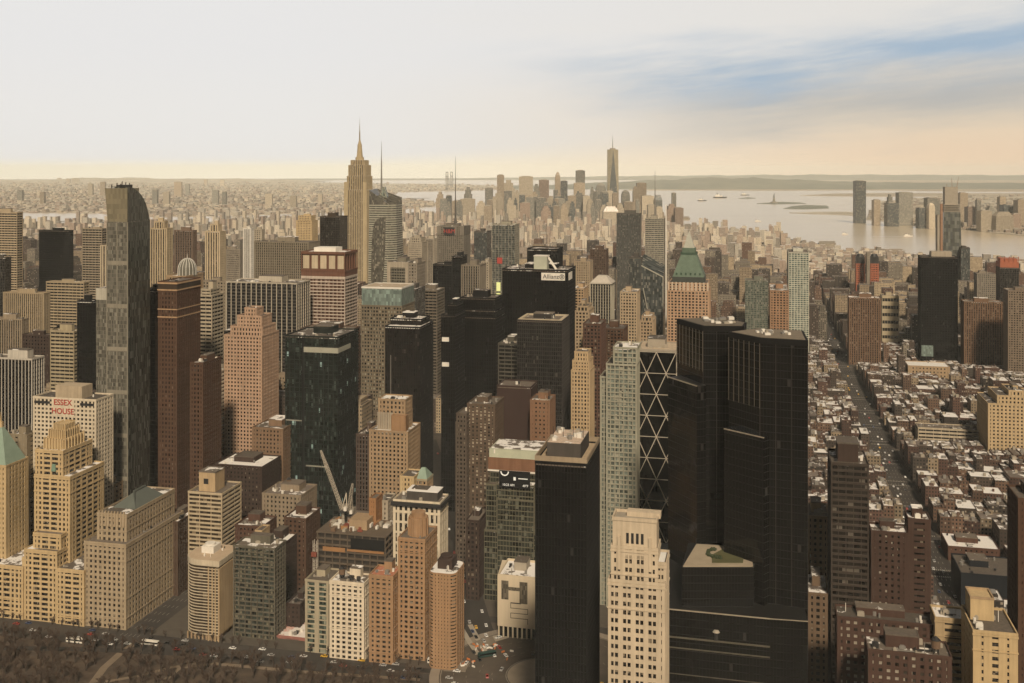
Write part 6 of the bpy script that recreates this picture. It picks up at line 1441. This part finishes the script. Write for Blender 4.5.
# broadway's corridor is kept clear
BWL = [gp(*p) for p in bw_px]
def near_bw(u, v, r=26):
    x, y = to_xy(u, v)
    for (ax, ay), (bx, by) in zip(BWL, BWL[1:]):
        t_ = max(0, min(1, ((x-ax)*(bx-ax)+(y-ay)*(by-ay))/((bx-ax)**2+(by-ay)**2)))
        if math.hypot(x-ax-t_*(bx-ax), y-ay-t_*(by-ay)) < r: return True
    return math.hypot(x-cx_, y-cy_) < 85
lots = []; rr = random.Random(11)
for k in range(len(AVE)-1):
    for s in range(-1, 30):
        v0 = 638+s*80.5+3
        for row in (0, 1):
            u = AVE[k]+15
            vv = v0+row*33
            while u < AVE[k+1]-22:
                low = (u > -90) and vv < 1950
                w = rr.choice([rr.uniform(6.5, 11), rr.uniform(8, 14), rr.uniform(12, 24)]) if low else rr.uniform(17, 40)
                w = min(w, AVE[k+1]-15-u); d_ = rr.uniform(17, 31) if low else rr.uniform(24, 31)
                if u+w < (-1200 if vv < 1000 else -2300) or w < 6: u += w; continue
                if low: h_ = rr.choice([rr.uniform(11, 19)]*14+[rr.uniform(19, 27)]*3+[rr.uniform(26, 40) if vv > 1200 else 24])
                elif vv < 1900: h_ = rr.uniform(40, 115)
                elif u > 0: h_ = rr.choice([rr.uniform(15, 40)]*3+[rr.uniform(40, 85)])
                else: h_ = rr.choice([rr.uniform(28, 60)]*3+[rr.uniform(60, 120)])
                if u+w > 900: u += w; continue
                dv_ = (33-d_-.6)*rr.uniform(.6, 1) if (low and row == 1) else 0
                lots.append((u, u+w-.25, vv+.3+dv_, vv+d_+dv_, h_, low)); u += w
FILL = []
for (u0, u1, v0, v1, h_, low) in lots:
    if hit_plan(u0, u1, v0, v1) or near_bw((u0+u1)/2, (v0+v1)/2) or near_bw(u0, v0, 18) or near_bw(u1, v0, 18): continue
    if v0 < 655 and u0 < -140: continue
    z = allow(u0, u1, v0, v1, h_)
    if z is None: continue
    if abs(z) < 9 and not low: continue
    FILL.append((u0, u1, v0, v1, z, low))
FILL.sort(key=lambda q: q[2])
LOWL = [('brick_rowhouse', 'low brick walk up with a flat snow patched roof near the long avenue at right', 'rowhouse', 'low walk up houses along the right hand avenue')]
n_low = n_mid = 0; REST = [MB() for _ in range(4)]
rr = random.Random(12)
for (u0, u1, v0, v1, z, low) in FILL:
    w, d_ = u1-u0, v1-v0
    fi = rr.choice([0, 0, 1, 1, 2, 3, 6] if low else [1, 2, 3, 3, 4, 5, 5, 6, 2])
    sn = M_roofs if (low or rr.random() < .35) else M_roof
    if z < 0:                                              # nothing of it shows from here
        p = [to_xy(u0, v0), to_xy(u1, v0), to_xy(u1, v1), to_xy(u0, v1)]; REST[0].prism(p, 0, -z, rr.randrange(7), 7 if low else 8); continue
    if low and n_low < 295: n_low += 1; nm, lab, cat, grp = LOWL[0]
    elif not low and n_mid < 290: n_mid += 1; nm, lab, cat, grp = ('mid_rise_building', 'plain mid rise building filling a gap between the taller towers of midtown', 'building', 'mid rise buildings between the midtown towers')
    else:
        b = REST[rr.randrange(4)]; p = [to_xy(u0, v0), to_xy(u1, v0), to_xy(u1, v1), to_xy(u0, v1)]
        mi = rr.choice([0, 0, 1, 2, 3, 6, 5]) if low else rr.randrange(7)
        b.prism(p, 0, z, mi, 7 if low else 8)
        for q_ in range(2 if low else 1):
            s = rr.uniform(1.5, 3.5); uu, vv = rr.uniform(u0+.4, max(u0+.5, u1-s-.4)), rr.uniform(v0+.5, v1-s-.5)
            b.prism([to_xy(uu, vv), to_xy(min(u1-.3, uu+s), vv), to_xy(min(u1-.3, uu+s), vv+s), to_xy(uu, vv+s)], z-.1, z+rr.uniform(1.2, 3.2), mi, 8)
        continue
    r = thing(nm, lab, cat, u0, v0, group=grp)
    b = MB(); b.box(0, w, 0, d_, 0, z)
    if not low and z > 45 and rr.random() < .6:
        b.box(w*.15, w*.85, d_*.15, d_*.85, z-.2, z+rr.uniform(5, 12) if z < 60 else z+5)
    b.build('wall', fm[fi], r)
    b = MB(); b.ring(-.05, w+.05, -.05, d_+.05, .35, z-.1, z+.9)
    b.build('parapet_rim', fm[fi], r)
    b = MB()
    if not (not low and z > 45): b.box(.3, w-.3, .3, d_-.3, z-.05, z+.25)
    else: b.ring(.3, w-.3, .3, d_-.3, min(w, d_)*.14, z-.05, z+.25)
    b.build('roof', sn, r)
    for i in range(rr.choice([2, 2, 3, 4]) if v0 < 1500 else 1):
        b = MB(); s = rr.uniform(1.6, 4); x, y = rr.uniform(.6, max(.7, w-s-.6)), rr.uniform(.6, max(.7, d_-s-.6)); zt = z+rr.uniform(1.6, 3.6)
        if low or z < 45: b.box(x, min(w-.5, x+s), y, min(d_-.5, y+s*1.2), z+.2, zt); b.build('bulkhead', rr.choice([fm[fi], M_conc, M_steel]), r)
    if v0 < 1300 and w > 14 and rr.random() < .16 and z < 60: tank(r, w*.5, d_*.6, z+.2, .8)
mats9 = fm+[M_roofs, M_roof]
mb = MB()
for q in REST:
    off = len(mb.v); mb.v += q.v; mb.f += [tuple(i+off for i in f) for f in q.f]; mb.m += q.m
if mb.f: tag(mb.build('city_blocks', mats9, kind='stuff'), 'mass of small buildings packed behind the midtown towers', 'city blocks', kind='stuff')
print('FILL', len(FILL), n_low, n_mid)

cm = [facade('far_roof_'+n_, c_, (.20, .17, .13), bay=4, fl=4, ww=.5, wh=.5) for n_, c_ in (('brick', (.33, .24, .18)), ('rust', (.40, .30, .22)), ('brown', (.29, .23, .18)), ('tan', (.52, .43, .31)), ('cream', (.62, .53, .40)), ('grey', (.44, .39, .31)), ('dark', (.23, .20, .16)))]  # distant mist painted in: wall and pane colours paler than the buildings' own
# far roofs beyond, one carpet per district
def carpet(name, label, poly, n, hmin, hmax, smin, smax, seed, ok=None, snow=.5):
    rr = random.Random(seed); b = MB(); xs = [p[0] for p in poly]; ys = [p[1] for p in poly]
    def inside(x, y):
        c_ = False
        for (ax, ay), (bx, by) in zip(poly, poly[1:]+poly[:1]):
            if (ay > y) != (by > y) and x < (bx-ax)*(y-ay)/(by-ay)+ax: c_ = not c_
        return c_
    k = 0; t = 0
    while k < n and t < n*40:
        t += 1
        y = 1/rr.uniform(1/max(ys), 1/min(ys)); x = rr.uniform(min(xs), max(xs)) if max(ys) < 7500 else rr.uniform(-.62, .62)*y
        if not inside(x, y) or abs(x/y) > .6: continue
        if ok and not ok(x, y): continue
        w, d_ = rr.uniform(smin, smax), rr.uniform(smin, smax); h_ = hmin+(hmax-hmin)*rr.random()**3.6
        u, v = to_uv(x, y)
        if name == 'distant_rooftops' and u > 100: h_ = min(h_, rr.uniform(8, 30))
        u = round(u/3)*3; p = [to_xy(u, v), to_xy(u+w, v), to_xy(u+w, v+d_), to_xy(u, v+d_)]
        b.prism(p, -2, h_, rr.randrange(7), 7 if rr.random() < snow else 8+rr.randrange(2)); k += 1
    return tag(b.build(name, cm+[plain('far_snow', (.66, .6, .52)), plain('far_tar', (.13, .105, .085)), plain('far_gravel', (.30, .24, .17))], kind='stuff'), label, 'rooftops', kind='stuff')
shp = shore[2:-2]
man = [to_xy(880, 3050), *[( x*.985, y-60) for x, y in shp], to_xy(-2300, 3050)]
def okm(x, y):
    px, yb = CX+F*x/y, EY+H*F/y
    return True
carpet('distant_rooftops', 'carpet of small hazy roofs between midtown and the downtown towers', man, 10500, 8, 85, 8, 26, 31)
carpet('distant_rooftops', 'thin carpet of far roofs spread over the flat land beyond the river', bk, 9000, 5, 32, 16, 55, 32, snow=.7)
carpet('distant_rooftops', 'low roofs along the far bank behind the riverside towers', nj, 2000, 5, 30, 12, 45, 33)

# ---------------------------------------------------------------- cars, buses, trees
def car_proto(kind, col):
    m = plain('car_paint_'+kind, col, .35, var=.03, spec=.5)
    b = MB(); L, w_ = 4.6, 1.85
    b.loft([[(-L/2, -w_/2, .32), (L/2, -w_/2, .32), (L/2, w_/2, .32), (-L/2, w_/2, .32)], [(-L/2, -w_/2, .62), (L/2, -w_/2, .62), (L/2, w_/2, .62), (-L/2, w_/2, .62)], [(-L/2+.1, -w_/2+.1, .92), (L/2-.15, -w_/2+.1, .82), (L/2-.15, w_/2-.1, .82), (-L/2+.1, w_/2-.1, .92)]])
    b.loft([[(-1.7, -.78, .9), (1.0, -.78, .86), (1.0, .78, .86), (-1.7, .78, .9)], [(-1.25, -.64, 1.46), (.25, -.64, 1.46), (.25, .64, 1.46), (-1.25, .64, 1.46)]])
    body = b
    g_ = MB(); g_.loft([[(-1.74, -.70, .96), (1.04, -.70, .92), (1.04, .70, .92), (-1.74, .70, .96)], [(-1.36, -.58, 1.38), (.38, -.58, 1.38), (.38, .58, 1.38), (-1.36, .58, 1.38)]])
    g_.loft([[(-1.5, -.80, .96), (.8, -.80, .96), (.8, .80, .96), (-1.5, .80, .96)], [(-1.2, -.68, 1.38), (.2, -.68, 1.38), (.2, .68, 1.38), (-1.2, .68, 1.38)]])
    wh = MB(); n = 10
    ring0 = [(.33*math.cos(2*PI*i/n), -.1, .33*math.sin(2*PI*i/n)) for i in range(n)]; ring1 = [(x, .1, z) for x, _, z in ring0]; wh.loft([ring0[::-1], ring1[::-1]][::-1])
    return m, body, g_, wh
PR = {}
for kind, col in (('white', (.72, .69, .63)), ('silver', (.38, .36, .33)), ('black', (.015, .015, .015)), ('yellow', (.62, .36, .03)), ('red', (.30, .03, .02)), ('blue', (.04, .06, .12))):
    m, body, g_, wh = car_proto(kind, col)
    PR[kind] = (body.build('body', m), g_.build('car_window', g_black), wh.build('wheel', M_dark), m)
for p in PR.values():
    for o in p[:3]: COL.objects.unlink(o)
ncar = 0
WH = [(-1.45, -.84), (1.4, -.84), (-1.45, .84), (1.4, .84)]
def car(x, y, ang, kind, where, z=.05):
    global ncar
    nm = 'taxi' if kind == 'yellow' else 'car'
    lab = ('yellow taxi ' if kind == 'yellow' else kind+' car ')+where
    r = thing(nm, lab, nm, xy=(x, y), z=z, rot=False, group='cars '+where); r.rotation_euler = (0, 0, ang); p = PR[kind]
    near = y < 900
    for src in (p[:2] if near else p[:1]):
        o = src.copy(); COL.objects.link(o); o.parent = r
    if near:
        for wx, wy in WH: o = p[2].copy(); COL.objects.link(o); o.parent = r; o.location = (wx, wy, .33)
    ncar += 1
KD = ['white', 'silver', 'black', 'black', 'silver', 'yellow', 'white', 'red', 'blue']
rr = random.Random(77)
aveang = PI/2-A; strang = -A
used = []
def free_spot(x, y, d=6.2):
    if any((x-a)**2+(y-b2)**2 < d*d for a, b2 in used): return False
    used.append((x, y)); return True
for i in range(85):                                        # the park edge street
    u = rr.uniform(-620, -150); lane = rr.choice([618.0, 621.2, 624.6, 627.8, 631.0, 634.0]); x, y = to_xy(u, lane)
    if not -20 < PX(u, lane) < 470 or not free_spot(x, y): continue
    car(x, y, strang+(PI if lane > 626 else 0), rr.choice(KD), 'on the street along the park')
for i in range(150):                                       # right hand avenue
    v = 760*(2600/760)**rr.random(); u = 139+rr.choice([-9.6, -6.2, -2.9, .4, 3.7, 9.6]); x, y = to_xy(u, v)
    if not free_spot(x, y, 6.5): continue
    car(x, y, aveang, rr.choice(KD), 'on the long avenue at right')
for i in range(80):                                        # diagonal avenue
    t_ = rr.uniform(0, len(BWL)-1.01); k = int(t_); f = t_-k; (ax, ay), (bx, by) = BWL[k], BWL[k+1]; d = Vector((bx-ax, by-ay)).normalized(); o = rr.choice([-9, -5.4, -1.8, 1.8, 5.4, 9])
    x, y = ax+(bx-ax)*f-d.y*o, ay+(by-ay)*f+d.x*o
    if not free_spot(x, y): continue
    car(x, y, math.atan2(d.y, d.x), rr.choice(KD), 'on the diagonal avenue', .22)
for i in range(46):                                        # the circle
    a = rr.uniform(0, 2*PI); r0 = rr.choice([28, 36, 44, 52, 60]); x, y = cx_+r0*math.cos(a), cy_+r0*math.sin(a)
    if not free_spot(x, y): continue
    car(x, y, a+PI/2, rr.choice(KD+['yellow', 'yellow']), 'circling the round plaza', .34)
def bus(x, y, ang, lab, col, z=.05):
    r = thing('bus', lab, 'bus', xy=(x, y), z=z, rot=False); r.rotation_euler = (0, 0, ang)
    b = MB(); b.box(-6, 6, -1.25, 1.25, .35, 3.1); b.box(-5, 3, -.9, .9, 3.1, 3.3); b.build('body', col, r)
    b = MB(); b.box(-5.7, 6.03, -1.28, 1.28, 1.5, 2.5); b.build('bus_window', g_black, r)
    for wx in (-3.9, 3.7):
        for wy in (-1.2, 1.2): o = PR['white'][2].copy(); COL.objects.link(o); o.parent = r; o.location = (wx, wy, .48); o.scale = (1.5, 1.2, 1.5)
for (px, py, ang, lab, col) in ((75, 642.5, strang, 'long white bus on the street below the cream hotel', M_white), (437, 664, strang+.05, 'white bus nearing the traffic circle', M_white), (487, 657, strang+.6, 'dark green bus turning at the head of the diagonal avenue', plain('bus_green', (.02, .05, .04))), (150, 645, strang, 'white bus before the club house', M_white)):
    x, y = gp(px, py); bus(x, y, ang, lab, col, .36 if px > 400 else .06)

# bare winter trees
def tree_proto(seed):
    rr = random.Random(seed); tr, cr = MB(), MB()
    def grow(p, d, L, r, depth, mb):
        q = p+d*L
        n = 4 if depth > 2 else 3
        a = d.cross(Vector((0, 0, 1)) if abs(d.z) < .9 else Vector((1, 0, 0))).normalized(); b2 = d.cross(a)
        c0 = [tuple(p+a*math.cos(2*PI*i/n)*r+b2*math.sin(2*PI*i/n)*r) for i in range(n)]; c1 = [tuple(q+a*math.cos(2*PI*i/n)*r*.62+b2*math.sin(2*PI*i/n)*r*.62) for i in range(n)]
        k = len(mb.v); mb.v += c0+c1
        for i in range(n): mb.f.append((k+i, k+(i+1) % n, k+n+(i+1) % n, k+n+i)); mb.m.append(0)
        if depth == 0: return
        for i in range(rr.choice([3, 3, 4]) if depth > 1 else 4):
            nd = (d*rr.uniform(.5, 1.0)+Vector((rr.uniform(-1, 1), rr.uniform(-1, 1), rr.uniform(-.1, .8)))*.75).normalized()
            grow(p.lerp(q, rr.uniform(.55, 1)), nd, L*rr.uniform(.55, .8), max(.042, r*.6), depth-1, cr)
    hgt = rr.uniform(3.0, 4.2); grow(Vector((0, 0, -.2)), Vector((rr.uniform(-.08, .08), rr.uniform(-.08, .08), 1)).normalized(), hgt, .5, 4, tr)
    return tr, cr
M_bark = plain('bark', (.05, .036, .026), .95); M_twig = plain('twig', (.075, .05, .034), .95)
TP = []
for s in range(5):
    tr, cr = tree_proto(100+s); a, b2 = tr.build('trunk', M_bark), cr.build('crown', M_twig); COL.objects.unlink(a); COL.objects.unlink(b2); TP.append((a, b2))
rr = random.Random(55); nt_ = 0; spots = []
def plant(x, y, lab, grp, sc):
    global nt_
    r = thing('bare_tree', lab, 'tree', xy=(x, y), z=.12, rot=False, group=grp); r.rotation_euler = (0, 0, rr.uniform(0, 6.28)); r.scale = (sc, sc, sc*rr.uniform(.9, 1.15))
    for src in TP[rr.randrange(5)]: o = src.copy(); COL.objects.link(o); o.parent = r
    nt_ += 1
t = 0
while nt_ < 215 and t < 6000:
    t += 1; v = rr.uniform(520, 608); u = rr.uniform(-560, -165)
    px = PX(u, v); y = to_xy(u, v)[1]; py = EY+H*F/y
    if not -25 < px < 545 or py > 712 or any((u-a)**2+(v-b2)**2 < 30 for a, b2 in spots): continue
    if 25 < px < 180 and abs(px-(88+(690-py)*.85)) < 12: continue
    x, y = to_xy(u, v)
    if math.hypot(x-cx_, y-cy_) < 78: continue
    spots.append((u, v)); plant(x, y, 'leafless brown winter tree in the park strip along the bottom of the view', 'leafless trees in the park', rr.uniform(.95, 1.45))
for u in range(-600, -160, 7):
    for v, j in ((613.0, 0), (636.8, 1)):
        if j and rr.random() < .25: continue
        x, y = to_xy(u+rr.uniform(-2, 2), v)
        if math.hypot(x-cx_, y-cy_) < 76 or not -20 < PX(u, v) < 470: continue
        plant(x, y, 'small leafless street tree on the pavement of the street along the park', 'leafless street trees along the park', rr.uniform(.6, .9) if j else rr.uniform(1.0, 1.35))
print('cars', ncar, 'trees', nt_, 'objects', len(COL.objects))
# monument in the middle of the circle
r = thing('monument_column', 'stone column on a stepped base in the middle of the round plaza', 'monument', xy=(cx_, cy_), z=.36, rot=False)
b = MB(); b.cyl(0, 0, 6, 0, .6, 20); b.cyl(0, 0, 4.4, .6, 1.2, 20); b.box(-1.6, 1.6, -1.6, 1.6, 1.2, 6); b.build('pedestal', M_conc, r)
b = MB(); b.cyl(0, 0, .75, 6, 20, 12, .6); b.cyl(0, 0, .9, 20, 20.8, 12); b.build('shaft', M_conc, r)
b = MB(); b.cyl(0, 0, .5, 20.8, 22.6, 8, .35); b.cyl(0, 0, .22, 22.6, 23.2, 8); b.bar((.4, 0, 22.2), (.9, .2, 21.4), .2); b.build('figure', M_conc, r)


# barriers round the road works at the head of the diagonal avenue
rr = random.Random(61); M_bo = plain('barrier_orange', (.55, .17, .04), .6)
for i in range(34):
    px, py = rr.choice([(rr.uniform(459, 474), rr.uniform(655, 668)), (rr.uniform(472, 500), rr.uniform(645, 652)), (rr.uniform(500, 534), rr.uniform(650, 662))]); x, y = gp(px, py)
    r = thing('traffic_barrier', 'orange and white traffic barrier at the road works beside the round plaza', 'barrier', xy=(x, y), z=.42, rot=False, group='barriers at the road works'); r.rotation_euler = (0, 0, rr.uniform(0, 3))
    b = MB(); b.loft([[(-1.2, -.35, 0), (1.2, -.35, 0), (1.2, .35, 0), (-1.2, .35, 0)], [(-1.2, -.12, 1.0), (1.2, -.12, 1.0), (1.2, .12, 1.0), (-1.2, .12, 1.0)]]); b.build('body', M_bo if i % 2 else M_white, r)
